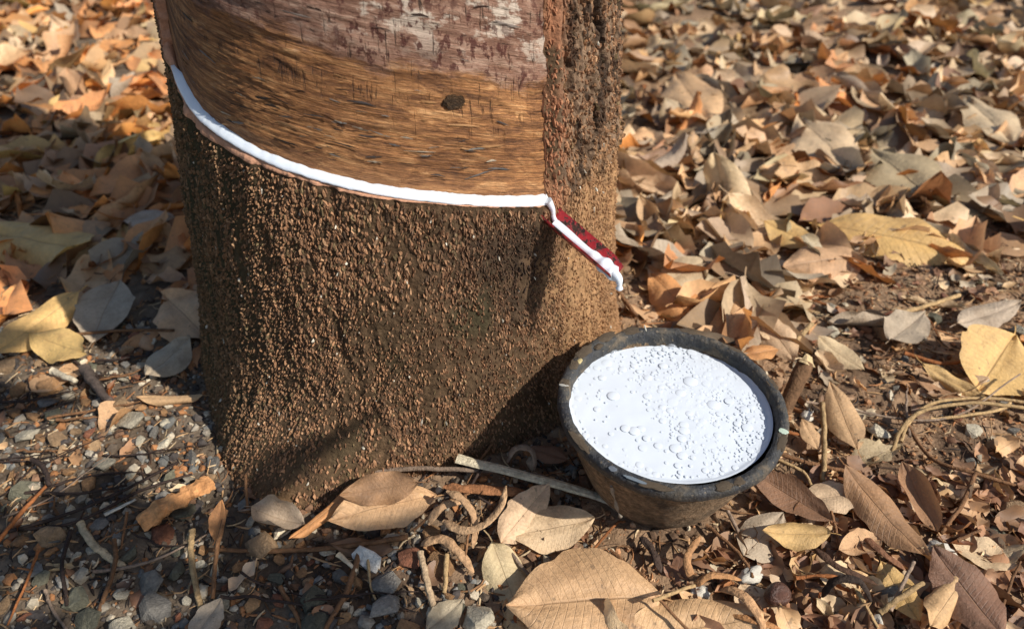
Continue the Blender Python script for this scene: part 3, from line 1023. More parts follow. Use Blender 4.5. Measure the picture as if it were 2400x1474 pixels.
for x, y, r in [(-.0385, .0100, .0056), (-.052, -.004, .003), (-.0335, -.0235, .0042), (-.0275, -.026, .0048), (-.0225, -.024, .0034), (-.0200, -.033, .0033), (.0085, -.020, .0040), (.0075, -.0255, .0046),
                (.0045, -.0335, .0036), (-.0015, -.0425, .0048), (.002, -.049, .0042), (-.013, -.040, .0034), (-.040, .047, .0052), (.022, .026, .0065), (.0225, -.0165, .0034), (.034, .0005, .0058), (.012, .013, .0046),
                (-.004, -.002, .0030), (.001, -.0055, .0033), (.0145, -.0085, .0034), (.030, -.030, .0030), (-.028, .040, .0040), (-.045, .030, .0036), (.004, .044, .0040), (-.010, .030, .0038)]:
    put_bubble(x, y, r * .85, rnd.uniform(0.15, 0.26))
tries = 0
while len(placed) < 262 and tries < 20000:
    tries += 1
    a, q = rnd.uniform(0, 2 * math.pi), PR * 0.965 * math.sqrt(rnd.random())
    x, y = q * math.cos(a), q * math.sin(a)
    w = max(froth_at(x, y), 0.85 if q > PR * 0.86 else 0.10)
    if rnd.random() > w:
        continue
    r = min(0.0009 + rnd.expovariate(1 / 0.0008), 0.0040)
    if any((x - X) ** 2 + (y - Y) ** 2 < (0.82 * (r + R)) ** 2 for X, Y, R in placed):
        continue
    put_bubble(x, y, r, rnd.uniform(0.07, 0.18))
for k in range(26):                                    # glassy bubbles along the far wall
    a = math.radians(18 + k * 4.6 + rnd.uniform(-1.2, 1.2))
    r = rnd.uniform(0.0011, 0.0021) if k not in (13, 22) else 0.0042
    put_bubble((PR - r * 0.8) * math.cos(a), (PR - r * 0.8) * math.sin(a), r, 0.9, bubf)
dv2, df2 = dome('d', None, 8, 3)
NF = 600
fx, fy, fr2 = [], [], []
while len(fx) < NF:
    a, q = rnd.uniform(0, 2 * math.pi), PR * 0.985 * math.sqrt(rnd.random())
    x, y = q * math.cos(a), q * math.sin(a)
    if rnd.random() > max(froth_at(x, y) ** 1.5, 0.5 if q > PR * 0.9 else 0.05):
        continue
    fx.append(x)
    fy.append(y)
    fr2.append(rnd.uniform(0.0004, 0.0012))
fx, fy, fr2 = map(np.array, (fx, fy, fr2))
FV = dv2[None] * np.stack([fr2, fr2, fr2 * rng.uniform(0.10, 0.2, NF)], -1)[:, None] + np.stack([fx, fy, 0 * fx + 0.0003], -1)[:, None]
add('froth', np_mesh('froth', FV.reshape(-1, 3), (np.arange(NF)[:, None, None] * len(dv2) + df2[None]).reshape(-1, 3), M['foam']), pool, kind='stuff')


# ------------------------------------------------------------------ leaves
def leaf_np(wr=0.42, kl=0.5, kc=1.0, wave=0.03, twist=0.0, seed=0, nu=14, nv=7, tipp=0.95, basep=0.75, bite=0.08, stalk=True):
    """leaf of length 1 along x, centred; returns V, F, UV"""
    r = np.random.default_rng(seed)
    s = np.linspace(0, 1, nu)
    w = (np.clip(s, 0, 1) ** basep) * (np.clip(1 - s, 0, 1) ** tipp)
    w = w / w.max() * wr * 0.5
    w = w * (1 + bite * vn(s * 7, seed * 1.3, seed=seed)) + 0.004
    v = np.linspace(-1, 1, nv)
    S, Vv = np.meshgrid(s, v, indexing='ij')
    Wd = w[:, None] * (1 + bite * 1.2 * vn(S * 12, np.sign(Vv) * 3.3, seed=seed + 5) * abs(Vv))
    d = Vv * Wd
    k = kc * (1 + 0.35 * np.sin(S * 3.1 + seed)) / (wr * 0.5)
    k = np.where(abs(k) < 1e-3, 1e-3, k)
    y, z = np.sin(k * d) / k, (1 - np.cos(k * d)) / k
    z = z + 0.05 * wr * -np.exp(-(Vv / 0.18) ** 2)
    z = z + wave * (abs(Vv) ** 1.6) * np.sin(S * r.uniform(9, 17) + r.uniform(0, 6) + np.sign(Vv) * r.uniform(0.5, 2.5)) + wave * 0.9 * fbm(S * 5, Vv * 2.0, seed=seed + 9)
    tw = twist * (S - 0.5)
    y, z = y * np.cos(tw) - z * np.sin(tw), y * np.sin(tw) + z * np.cos(tw)
    kk = kl if abs(kl) > 1e-3 else 1e-3
    a = kk * (S - 0.5)
    X = np.sin(a) / kk - z * np.sin(a)
    Z = (1 - np.cos(a)) / kk + z * np.cos(a)
    P = np.stack([X, y, Z], -1)
    F = grid_faces(nu, nv)
    uv = np.stack([S, Vv], -1).reshape(-1, 2)
    P = P.reshape(-1, 3)
    if stalk:
        b = P[nv // 2]
        q = len(P)
        l = r.uniform(0.06, 0.16)
        bend = r.normal(0, 0.03)
        st = []
        for f in (0, 0.5, 1):
            for sx in (-1, 1):
                st.append(b + np.array([-l * f, sx * 0.006 + bend * f * f, 0.3 * bend * f]))
        P = np.concatenate([P, st])
        F = np.concatenate([F, [[q, q + 1, q + 3, q + 2], [q + 2, q + 3, q + 5, q + 4]]])
        uv = np.concatenate([uv, np.zeros((6, 2))])
    return P, F, uv


PALETTE = {'tan': (212, 167, 118), 'pale beige': (228, 196, 154), 'grey': (188, 170, 144), 'brown': (158, 110, 70), 'yellow': (220, 178, 104),
           'orange-tan': (220, 148, 82), 'dark brown': (122, 74, 42), 'olive': (188, 168, 128)}
leaf_boxes = []


def tint(name, j=0.10):
    k = 1 + rnd.uniform(-j, j)
    return lin(*[max(0, min(255, c * k + rnd.uniform(-3, 3))) for c in PALETTE[name]])


# hero leaves: (base px, tip px, lift of base, lift of tip, width ratio, colour, roll deg, curl long, curl cross, wave, label)
HERO = [
    ((1556, 1388), (1186, 1412), .016, .020, .68, 'tan', -6, -.35, -.30, .020, 'broad tan leaf with clear side veins lying in front of the bowl'),
    ((1440, 1500), (1800, 1452), .004, .012, .42, 'tan', 20, .5, -.7, .03, 'tan leaf tucked under the broad veined leaf, its far edge shaded'),
    ((1392, 1228), (1186, 1268), .010, .006, .52, 'pale beige', -12, .3, -.3, .02, 'pale brown-veined leaf between the bark curls and the bowl foot'),
    ((1170, 1290), (1285, 1148), .010, .014, .42, 'pale beige', 28, .4, -.7, .02, 'beige leaf behind the bark curls with a net of dark veins'),
    ((1025, 1160), (765, 1222), .016, .016, .42, 'tan', -18, -.5, -.5, .03, 'speckled tan leaf leaning on the foot of the trunk'),
    ((985, 1142), (800, 1172), .026, .020, .40, 'brown', -40, .5, -.6, .03, 'brown leaf standing between the speckled leaf and the trunk'),
    ((835, 1138), (678, 1268), .016, .008, .34, 'orange-tan', 0, .3, -2.4, .01, 'tightly rolled leaf beside the speckled leaf at the trunk foot'),
    ((592, 1196), (720, 1236), .010, .010, .75, 'grey', -10, 1.0, 1.5, .03, 'cupped grey-brown leaf at the front of the trunk foot'),
    ((925, 1288), (775, 1276), .004, .006, .34, 'dark brown', 20, .6, -.7, .03, 'small dark rusty leaf on the stones before the rolled leaf'),
    ((1945, 1236), (1745, 1112), .010, .016, .36, 'dark brown', -30, .6, .7, .02, 'dark brown shaded leaf touching the right foot of the bowl'),
    ((2020, 1160), (1876, 1178), .016, .010, .60, 'pale beige', 0, -.4, -.4, .015, 'small oval pale leaf right of the bowl foot'),
    ((1972, 1108), (2172, 1330), .020, .016, .36, 'brown', 8, .5, -1.1, .02, 'long trough-shaped brown leaf with pale bands right of the bowl'),
    ((1942, 1262), (1782, 1256), .016, .014, .46, 'yellow', -10, .6, -.9, .02, 'small curled yellow leaf before the dark leaf at the bowl foot'),
    ((1738, 1312), (1832, 1210), .006, .010, .62, 'grey', 10, .5, -.5, .02, 'round greyish leaf half under the small curled yellow leaf'),
    ((2196, 1254), (2112, 1088), .010, .014, .40, 'brown', 20, .3, 1.1, .01, 'folded grey-brown leaf beside the long trough-shaped leaf'),
    ((2345, 1500), (2180, 1290), .014, .020, .58, 'dark brown', 12, .3, -.5, .02, 'big rusty dark leaf with pale half at the right of the twigs'),
    ((2225, 1280), (2385, 1330), .006, .006, .62, 'pale beige', 0, .3, .3, .02, 'pale beige leaf strewn with soil beyond the big rusty leaf'),
    ((2060, 1330), (2150, 1470), .006, .010, .46, 'yellow', -12, .4, -.4, .02, 'dull yellow leaf beneath the twigs by the big rusty leaf'),
    ((2170, 1480), (2262, 1352), .020, .014, .34, 'tan', 20, .3, -1.6, .02, 'half rolled tan leaf lying across the big rusty leaf'),
    ((2376, 790), (2286, 925), .020, .006, .78, 'yellow', 18, .3, .3, .015, 'stiff yellow leaf with straight edges on the bare soil'),
    ((2160, 852), (2318, 940), .016, .008, .28, 'yellow', -34, .4, -.8, .03, 'narrow curving yellow leaf on the bare soil near the straw loops'),
    ((2145, 895), (2290, 940), .006, .004, .34, 'brown', 0, .5, -.5, .03, 'brown leaf half under the narrow curving yellow leaf'),
    ((1915, 792), (2025, 872), .012, .006, .46, 'pale beige', -14, .4, -.4, .02, 'pale leaf on the soil beyond the upright stub'),
    ((1918, 512), (2318, 596), .026, .020, .36, 'yellow', -22, -.4, -.5, .02, 'very long yellow leaf at the edge of the leaf carpet'),
    ((1790, 520), (1912, 575), .024, .014, .52, 'yellow', -26, .3, -.5, .02, 'yellow-brown leaf next to the very long yellow leaf'),
    ((2030, 598), (1840, 612), .014, .020, .60, 'tan', -14, -.5, -.6, .04, 'broad wavy tan leaf before the very long yellow leaf'),
    ((1640, 775), (1522, 635), .010, .026, .44, 'orange-tan', 14, -.5, -.5, .03, 'orange-tan ribbed leaf behind the bowl rim'),
    ((1702, 800), (1706, 690), .010, .022, .52, 'tan', 10, -.4, -.4, .02, 'tan pointed leaf standing behind the bowl rim'),
    ((1862, 842), (1778, 728), .008, .016, .44, 'pale beige', -16, -.3, -.4, .02, 'pale leaf with a thin midrib behind the right of the bowl'),
    ((1825, 815), (1735, 835), .014, .012, .50, 'orange-tan', 0, -.5, -.5, .02, 'small orange leaf tucked behind the bowl rim'),
    ((1660, 605), (1548, 668), .024, .020, .52, 'olive', -16, -.5, -.5, .02, 'olive ribbed leaf among the carpet above the orange-tan leaf'),
    ((2010, 1058), (1944, 898), .010, .020, .38, 'tan', 12, .2, -.6, .015, 'upright pinkish tan leaf standing between bowl and soil'),
    ((1918, 1055), (1880, 982), .010, .014, .46, 'tan', 0, -.3, -.3, .02, 'small tan leaf with a nicked edge close to the bowl rim'),
    ((2240, 762), (2390, 712), .010, .014, .36, 'grey', -12, .3, -.4, .02, 'pale grey leaf on the soil past the straw stalk'),
    ((2080, 806), (2165, 738), .010, .012, .56, 'grey', -6, .3, .3, .03, 'greyish pink leaf beside the straw stalk on the soil'),
    ((2200, 470), (2045, 340), .026, .040, .58, 'olive', 16, -.3, -.3, .02, 'large grey-green leaf with a leaf stuck on it in the carpet'),
    ((2378, 330), (2262, 222), .030, .044, .42, 'pale beige', 8, -.3, -.3, .02, 'long pale leaf standing up in the carpet near the grey-green one'),
    ((1990, 392), (1872, 265), .028, .044, .46, 'pale beige', 10, -.3, -.4, .03, 'pale tan leaf jutting up in the carpet'),
    ((1582, 165), (1668, 285), .050, .034, .42, 'tan', -10, -.3, -.3, .03, 'tan leaf with curled edge in the carpet behind the trunk'),
    ((-60, 540), (230, 590), .020, .024, .50, 'yellow', -10, .6, -.7, .04, 'large yellow leaf in shade left of the trunk'),
    ((190, 690), (-30, 845), .026, .010, .34, 'yellow', 30, .3, -.6, .03, 'long yellow leaf slanting over the gravel edge'),
    ((75, 786), (205, 832), .016, .012, .52, 'yellow', -20, .4, -.5, .04, 'short torn yellow leaf next to the long slanting one'),
    ((212, 800), (280, 655), .010, .022, .56, 'grey', -6, -.3, .4, .015, 'silvery grey ribbed leaf in shade left of the trunk'),
    ((380, 690), (495, 800), .022, .014, .56, 'tan', -10, -.4, -.4, .04, 'pinkish tan leaf in shade against the trunk'),
    ((290, 520), (410, 512), .022, .022, .60, 'grey', -10, -.4, -.4, .01, 'round grey-green leaf in shade close to the trunk'),
    ((345, 892), (450, 800), .008, .016, .66, 'grey', -8, .3, -.4, .03, 'ragged pale grey leaf beside the trunk above the gravel'),
    ((478, 936), (322, 940), .008, .008, .34, 'tan', 0, .2, -2.2, .01, 'rolled tan leaf lying on the gravel beside the trunk'),
    ((505, 1268), (522, 1172), .004, .030, .40, 'orange-tan', 10, .2, .8, .01, 'small pinkish leaf propped upright near the wood chunk'),
    ((448, 1500), (520, 1402), .006, .008, .62, 'grey', -4, .2, -.3, .02, 'flat grey leaf on the gravel by the straw stalks'),
    ((1000, 1480), (1085, 1408), .006, .008, .62, 'grey', -4, .2, -.3, .02, 'flat grey leaf on the stones near the bark curls'),
    ((1330, 1090), (1238, 1062), .012, .014, .50, 'dark brown', -10, -.5, -.6, .02, 'dark leaf in the gap between trunk and bowl'),
    ((2060, 1270), (1960, 1300), .010, .010, .6, 'tan', 8, .5, .9, .02, 'small folded leaf with a white twig scrap on it'),
]
heroes = []
LM = [('the very long yellow leaf', gp(2115, 560)), ('the large grey-green leaf', gp(2120, 410)), ('the long pale upright leaf', gp(2320, 280)), ('the pale jutting leaf', gp(1930, 330)), ('the tan curled-edge leaf', gp(1625, 225)),
      ('the olive ribbed leaf', gp(1604, 640)), ('the orange-tan ribbed leaf', gp(1580, 705)), ('the bowl', Vector((.114, .3965, 0))), ('the upright stub', gp(1850, 940)), ('the stiff yellow leaf', gp(2330, 860)),
      ('the reed loops', gp(2220, 960)), ('the trough-shaped leaf', gp(2075, 1220)), ('the broad veined leaf', gp(1370, 1400)), ('the large shaded yellow leaf', gp(85, 565)), ('the silvery ribbed leaf', gp(246, 727)),
      ('the shaded pinkish leaf', gp(440, 745)), ('the round grey-green leaf', gp(350, 516)), ('the wood chunk', gp(410, 1180)), ('the big tan stone', gp(125, 1268)), ('the cream stone', gp(248, 1090)),
      ('the bark curls', gp(1090, 1230)), ('the pale grey stone', gp(905, 1365)), ('the dark green stone', gp(735, 1400)), ('the golden orange pebble', gp(75, 970)), ('the rust-red stone', gp(70, 1450)), ('the whitish stone', gp(860, 1305))]


def near(x, y):
    d, nm = min((math.hypot(x - p.x, y - p.y), n) for n, p in LM)
    return ('touching ' if d < .03 else 'beside ' if d < .08 else 'near ' if d < .16 else 'a stretch away from ' if d < .32 else 'far off past ') + nm



# leaf carpet: height map grows as leaves land on it
CELL = 0.012
HX0, HY0, HN, HM = -2.4, 0.1, 400, 270
hm = np.zeros((HM, HN))
yy, xx = np.mgrid[0:HM, 0:HN]
hm += ground_h(HX0 + xx * CELL, HY0 + yy * CELL)


def carpet_density(x, y):
    """0..1 how thickly leaves lie"""
    if math.hypot(x - TC[0], y - TC[1]) < 0.205:
        return 0.0
    if math.hypot(x - BC.x, y - BC.y) < 0.115:
        return 0.0
    n = float(vn(x * 5, y * 5, seed=121)) * 0.06
    if x < -0.1:
        e = 0.60 + n
        return max(0.0, min(1, (y - e) / 0.10))
    e = 0.67 + n if x > 0.34 else 0.47 + n + max(0, (x - 0.16)) * 1.1
    return max(0.0, min(1, (y - e) / 0.09))


lib_lo, lib_hi, lib_form = [], [], []
FORMS = [('flat', .3, .35, .03), ('curled', 1.3, -1.0, .05), ('wavy', .5, .4, .08), ('cupped', 1.1, 1.1, .04), ('folded', .4, 1.6, .03), ('arched', -1.2, -.6, .04), ('rolled', .4, 2.4, .03), ('twisted', -.8, .7, .06)]
for k in range(32):
    nm, kl, kc, wv = FORMS[k % 8]
    ar = dict(wr=rnd.uniform(.34, .58), kl=kl * rnd.uniform(.6, 1.6), kc=kc * rnd.uniform(.6, 1.5), wave=wv * rnd.uniform(.8, 1.5), bite=rnd.choice([.06, .1, .16, .24]), twist=rnd.uniform(-.3, .3) + (0.9 if nm == 'twisted' else 0), seed=400 + k,
              tipp=rnd.uniform(.8, 1.25), basep=rnd.uniform(.6, .95))
    lib_form.append(nm)
    lib_lo.append(leaf_np(nu=9, nv=5, **ar))
    P_, F_, UV_ = leaf_np(nu=16, nv=8 + 1, **ar)
    lib_hi.append(np_mesh('dry_leaf', P_, F_, M['leaf'], uv=UV_))


def land(x, y, L, raise_, tilt):
    """rest a leaf on the heap: returns the matrix"""
    yaw = rnd.uniform(0, 2 * math.pi)
    i, j = int((y - HY0) / CELL), int((x - HX0) / CELL)
    k = max(1, int(L * 0.30 / CELL))
    i0, i1, j0, j1 = max(0, i - k), min(HM, i + k + 1), max(0, j - k), min(HN, j + k + 1)
    w = hm[i0:i1, j0:j1]
    z = float(np.percentile(w, 72)) if w.size else 0.0
    ex = (float(w[:, -1].mean() - w[:, 0].mean()) / max(CELL, CELL * (w.shape[1] - 1))) if w.shape[1] > 1 else 0
    ey = (float(w[-1].mean() - w[0].mean()) / max(CELL, CELL * (w.shape[0] - 1))) if w.shape[0] > 1 else 0
    n = Vector((-ex * 0.7 + rnd.gauss(0, tilt), -ey * 0.7 + rnd.gauss(0, tilt), 1)).normalized()
    ax_ = Vector((math.cos(yaw), math.sin(yaw), 0))
    ax_ = (ax_ - n * ax_.dot(n)).normalized()
    k2 = max(1, int(L * 0.24 / CELL))
    i0, i1, j0, j1 = max(0, i - k2), min(HM, i + k2 + 1), max(0, j - k2), min(HN, j + k2 + 1)
    hm[i0:i1, j0:j1] = np.maximum(hm[i0:i1, j0:j1], z) * 0.5 + hm[i0:i1, j0:j1] * 0.5 + raise_
    m = Matrix((ax_, n.cross(ax_), n)).transposed().to_4x4()
    return Matrix.Translation((x, y, z + raise_ + 0.003)) @ m @ Matrix.Scale(L, 4)


def in_view(x, y, mar=0.0):
    d = Vector((x, y, 0)) - Vector((0, 0, CAM_H))
    dep = d.y * _c - d.z * _s
    if dep <= 0:
        return False
    px = 1200 + FPX * d.x / dep
    py = 737 - FPX * (d.y * _s + d.z * _c) / dep
    return -mar < px < 2400 + mar and -mar < py < 1474 + mar


def leaf_colour(x, y):
    r = rnd.random()
    if x < -0.1:
        w = [('orange-tan', .46), ('tan', .28), ('pale beige', .08), ('brown', .10), ('yellow', .06), ('grey', .02)]
    else:
        w = [('tan', .32), ('pale beige', .26), ('grey', .13), ('brown', .11), ('orange-tan', .08), ('olive', .05), ('dark brown', .03), ('yellow', .02)]
    for nm, q in w:
        if r < q:
            return nm
        r -= q
    return 'tan'


VS, FS, US, CS = [], [], [], []
off = 0
tri_ = 0
count = 0
while count < 5000 and tri_ < 90000:
    tri_ += 1
    x, y = rnd.uniform(-1.9, 2.1), 0.35 + 2.8 * rnd.random() ** 1.75
    if rnd.random() > carpet_density(x, y):
        continue
    if not in_view(x, y, 420):
        if rnd.random() < 0.78:
            continue
    L = rnd.uniform(0.045, 0.14)
    if math.hypot(x - TC[0], y - TC[1]) < 0.205 + 0.35 * L:
        continue
    Mx = land(x, y, L, 0.0013, 0.24)
    P_, F_, UV_ = lib_lo[rnd.randrange(32)]
    R_ = np.array(Mx.to_3x3())
    VS.append(P_ @ R_.T + np.array(Mx.translation))
    FS.append(F_ + off)
    US.append(UV_)
    CS.append(np.tile(np.array(tint(leaf_colour(x, y), .14)) * rnd.choice([.45, .7, .9, 1.0]), (len(P_), 1)))
    off += len(P_)
    count += 1
add('leaf_litter', np_mesh('leaf_litter', np.concatenate(VS), np.concatenate(FS), M['leaf_stuff'], np.concatenate(CS), np.concatenate(US)), None,
    'deep bed of overlapping dry fallen leaves behind the trunk', 'leaf litter', kind='stuff')

# single leaves that stand out
for i, (b, t, lb, lt, wr, cn, roll, kl, kc, wv, lab) in enumerate(HERO):
    q = (gp(*b) + gp(*t)) / 2
    hz = 0.0
    if carpet_density(q.x, q.y) > 0.05:                       # lies on top of the heap
        ii, jj = int((q.y - HY0) / CELL), int((q.x - HX0) / CELL)
        hz = max(0.0, float(np.percentile(hm[ii - 3:ii + 4, jj - 3:jj + 4], 80)) - float(ground_h(q.x, q.y)))
    P0, P1 = gp(*b, lb * (.6 if hz else 1) + hz), gp(*t, lt * (.6 if hz else 1) + hz)
    x = (P1 - P0)
    L = x.length
    x.normalize()
    P_, F_, UV_ = leaf_np(wr * 1.08, kl, kc, wv, rnd.uniform(-.2, .2), 200 + i, 30, 13, bite=0.07, tipp=1.05, basep=0.95)
    me = np_mesh('dry_leaf', P_, F_, M['leaf'], uv=UV_)
    zs = [Matrix.Rotation(math.radians(roll * sg), 3, x) @ (Vector((0, 0, 1)) - x * x.z).normalized() for sg in (1, -1)]
    z = max(zs, key=lambda v: v.dot(cam.location - P0))
    y = z.cross(x)
    c_ = (P0 + P1) / 2
    gz = float(ground_h(c_.x, c_.y))
    o = add('dry_leaf', me, None, lab, 'leaf')
    o.matrix_world = Matrix.Translation(c_ + Vector((0, 0, gz + 0.002))) @ Matrix((x, y, z)).transposed().to_4x4() @ Matrix.Scale(L, 4)
    o.color = (*tint(cn, 0.04), 1)
    heroes.append((c_.x, c_.y, L * 0.4))

# the leaves on top of the carpet, and strays on bare ground: individuals
spots = []
tri_ = 0
while len(spots) < 205 and tri_ < 40000:
    tri_ += 1
    x, y = rnd.uniform(-1.0, 1.3), rnd.uniform(0.5, 1.75)
    d = carpet_density(x, y)
    if rnd.random() > d * (0.25 + 0.75 * min(1, (0.9 / y) ** 1.6)) or not in_view(x, y, 30):
        continue
    L = rnd.uniform(0.065, 0.155)
    if math.hypot(x - TC[0], y - TC[1]) < 0.215 + 0.4 * L or any(math.hypot(x - a, y - b) < c * 1.15 for a, b, c in heroes):
        continue
    if any(math.hypot(x - a, y - b) < 0.042 for a, b, _ in spots):
        continue
    spots.append((x, y, L))
for x, y in [(.36, .60), (.44, .63), (.52, .57), (.60, .66), (.40, .50), (.30, .53), (.47, .45), (.26, .58), (.55, .49), (.62, .56), (.33, .32), (.29, .29), (.38, .29), (-.34, .47), (-.42, .52), (-.30, .55), (-.36, .58),
             (.0, .295), (.05, .27), (.17, .275), (.24, .30), (.30, .42), (.44, .36), (.50, .34), (.27, .66), (.36, .72)]:
    spots.append((x, y, rnd.uniform(.045, .08)))
for x, y, L in spots:
    k = rnd.randrange(32)
    cn = leaf_colour(x, y)
    size = 'small' if L < .085 else ('large' if L > .125 else 'middling')
    o = add('dry_leaf', lib_hi[k], None, '%s %s %s dry leaf %s' % (size, lib_form[k], cn, near(x, y)), 'leaf', 'fallen leaves scattered round the tree')
    o.matrix_world = land(x, y, L, 0.0016, 0.34 if carpet_density(x, y) > .3 else 0.14)
    o.color = (*tint(cn, .1), 1)

# ------------------------------------------------------------------ stones
STONE_COL = {'cream': (206, 194, 168), 'ochre orange': (176, 134, 92), 'grey': (146, 140, 130), 'blue-grey': (148, 142, 130), 'greenish grey': (118, 114, 94), 'reddish brown': (150, 98, 72), 'off-white': (220, 216, 206), 'dark grey': (84, 82, 80), 'tan': (176, 144, 108)}


def stone_mesh(seed):
    r = random.Random(seed)
    bm = bmesh.new()
    el = (1, r.uniform(.6, .95), r.uniform(.4, .7))
    for k in range(19):
        v = Vector((r.gauss(0, 1), r.gauss(0, 1), r.gauss(0, 1))).normalized() * r.uniform(.82, 1.05)
        bm.verts.new((v.x * el[0], v.y * el[1], v.z * el[2]))
    bmesh.ops.convex_hull(bm, input=bm.verts[:])
    loose = [v for v in bm.verts if not v.link_faces]
    bmesh.ops.delete(bm, geom=loose, context='VERTS')
    me = bpy.data.meshes.new('stone')
    bm.to_mesh(me)
    bm.free()
    me.materials.append(M['stone'])
    return me


stones = [stone_mesh(600 + k) for k in range(18)]
stone_xy = []


def put_stone(x, y, r, cn, lab=None, grp=None, sink=0.25):
    me = stones[rnd.randrange(18)]
    lab2 = lab or '%s %s stone %s' % ('large' if r > .0105 else 'middling' if r > .0075 else 'small' if r > .0055 else 'tiny', cn, near(x, y))
    o = add('stone', me, None, lab2, 'stone', None if lab else 'loose stones strewn on the ground')
    o.location = (x, y, float(ground_h(x, y)) + r * (0.55 - sink))
    o.rotation_euler = (rnd.gauss(0, .25), rnd.gauss(0, .25), rnd.uniform(0, 6.3))
    o.scale = (r, r, r)
    k = rnd.uniform(.74, 1.06)
    o.color = (*lin(*[min(255, c * k) for c in STONE_COL[cn]]), 1)
    stone_xy.append((x, y, r))


for px, py, w, cn, lab in [
    (248, 1090, 58, 'cream', 'cream stone with a rounded top in the middle of the gravel'), (210, 1138, 56, 'ochre orange', 'angular ochre orange stone below the cream stone'),
    (60, 1148, 88, 'greenish grey', 'big brown-green stone half buried in the gravel'), (125, 1268, 86, 'tan', 'big tan stone with a flat lit side in the gravel'),
    (52, 1272, 52, 'ochre orange', 'pointed orange stone next to the big tan stone'), (306, 1113, 34, 'cream', 'round cream pebble near the straw'),
    (330, 1068, 40, 'grey', 'flat grey stone by the dark twigs in the gravel'), (302, 1145, 48, 'blue-grey', 'blue-grey stone among the dark twigs'),
    (75, 970, 42, 'ochre orange', 'golden orange pebble at the far edge of the gravel'), (62, 1015, 62, 'cream', 'pale stone at the far edge of the gravel'), (30, 960, 40, 'ochre orange', 'rusty stone in the far corner of the gravel'),
    (125, 978, 56, 'greenish grey', 'flat greenish stone at the far edge of the gravel'), (95, 1025, 40, 'ochre orange', 'small orange stone among the pale far stones'), (200, 965, 30, 'blue-grey', 'square blue-grey pebble near the dead leaf scraps'),
    (380, 1250, 70, 'reddish brown', 'rough dark stone beside the straw stalk'), (345, 1365, 84, 'blue-grey', 'bluish stone cluster piece under the crossing twigs'), (180, 1405, 76, 'greenish grey', 'rounded green-grey stone low in the gravel'),
    (200, 1460, 84, 'greenish grey', 'large green-grey stone low in the gravel'), (70, 1450, 50, 'reddish brown', 'round rust-red stone low in the gravel'), (100, 1360, 50, 'greenish grey', 'oval green-grey stone between dark twigs'),
    (410, 1330, 60, 'greenish grey', 'flat greenish stone by the straw stalk'), (360, 1420, 92, 'grey', 'long grey stone in front of the straw stalks'), (435, 1400, 34, 'cream', 'small white triangular stone by the straw'),
    (962, 1222, 62, 'blue-grey', 'angular blue-grey stone between the leaf and the bark curls'), (1022, 1192, 30, 'blue-grey', 'little bluish stone against the bark curls'), (860, 1305, 100, 'off-white', 'large whitish stone before the rusty leaf'),
    (905, 1365, 84, 'grey', 'pale grey stone with a rough face in front of the trunk'), (800, 1340, 60, 'blue-grey', 'bluish stone next to the pale grey stone'), (835, 1355, 44, 'ochre orange', 'tan chip between the bluish and pale stones'),
    (735, 1400, 80, 'greenish grey', 'dark green-grey stone in front of the trunk'), (740, 1455, 90, 'greenish grey', 'large dark green stone in front of the trunk'), (900, 1420, 96, 'grey', 'long pale stone low in front of the trunk'),
    (985, 1405, 40, 'cream', 'white triangular stone in front of the bark curls'), (615, 1450, 46, 'reddish brown', 'round rust-red stone in front of the trunk'), (590, 1410, 50, 'ochre orange', 'orange-brown stone in front of the trunk'), (645, 1350, 52, 'greenish grey', 'oval green stone in front of the trunk'),
    (2045, 1125, 34, 'blue-grey', 'bluish white stone right of the pale oval leaf'), (2060, 1012, 62, 'cream', 'cream stone in the straw right of the bowl'), (2280, 1010, 48, 'cream', 'pale round stone among the straw loops'),
    (2330, 1040, 56, 'tan', 'tan stone beside the pale round stone'), (2100, 755, 46, 'cream', 'pale stone on the soil beyond the straw'), (2190, 745, 44, 'greenish grey', 'greenish stone at the tip of the straw stalk'),
    (2075, 888, 26, 'off-white', 'small white stone near the narrow yellow leaf'), (1680, 1302, 16, 'off-white', 'tiny white pebble in front of the bowl'), (1690, 1305, 24, 'tan', 'tan pebble in front of the bowl'), (2180, 1410, 60, 'dark grey', 'dark grey stone under the big rusty leaf'),
    (2340, 1250, 60, 'greenish grey', 'mossy pale lump of earth at the right of the soil'), (120, 1300, 30, 'ochre orange', 'small orange stone below the big tan stone')]:
    p = gp(px, py, 0.004)
    dep = p.y * _c + CAM_H * _s
    put_stone(p.x, p.y, w / FPX * dep * 0.5, cn, lab)
t_ = 0
while len(stone_xy) < 285 and t_ < 20000:
    t_ += 1
    if t_ % 5:
        x, y = rnd.uniform(-.52, -.02), rnd.uniform(.22, .60)
        if x > -.24 and y > .36:
            continue
        cn = rnd.choice(['cream', 'ochre orange', 'grey', 'tan', 'greenish grey', 'reddish brown', 'tan', 'grey', 'cream', 'ochre orange'])
    else:
        x, y = rnd.uniform(.22, .62), rnd.uniform(.24, .68)
        if rnd.random() < .5:
            continue
        cn = rnd.choice(['cream', 'tan', 'tan', 'grey', 'reddish brown', 'blue-grey'])
    if not in_view(x, y, 10) or math.hypot(x - TC[0], y - TC[1]) < .235 or math.hypot(x - BC.x, y - BC.y) < .09:
        continue
    r = min(.0042 + rnd.expovariate(1 / .0032), .014)
    if any(math.hypot(x - a, y - b) < .8 * (r + c) for a, b, c in stone_xy):
        continue
    put_stone(x, y, r, cn)

# ------------------------------------------------------------------ crumbs, grit, fragments (uncountable)
ico = bmesh.new()
bmesh.ops.create_icosphere(ico, subdivisions=1, radius=1)
IV = np.array([tuple(v.co) for v in ico.verts])
IF = np.array([[v.index for v in f.verts] for f in ico.faces])
ico.free()


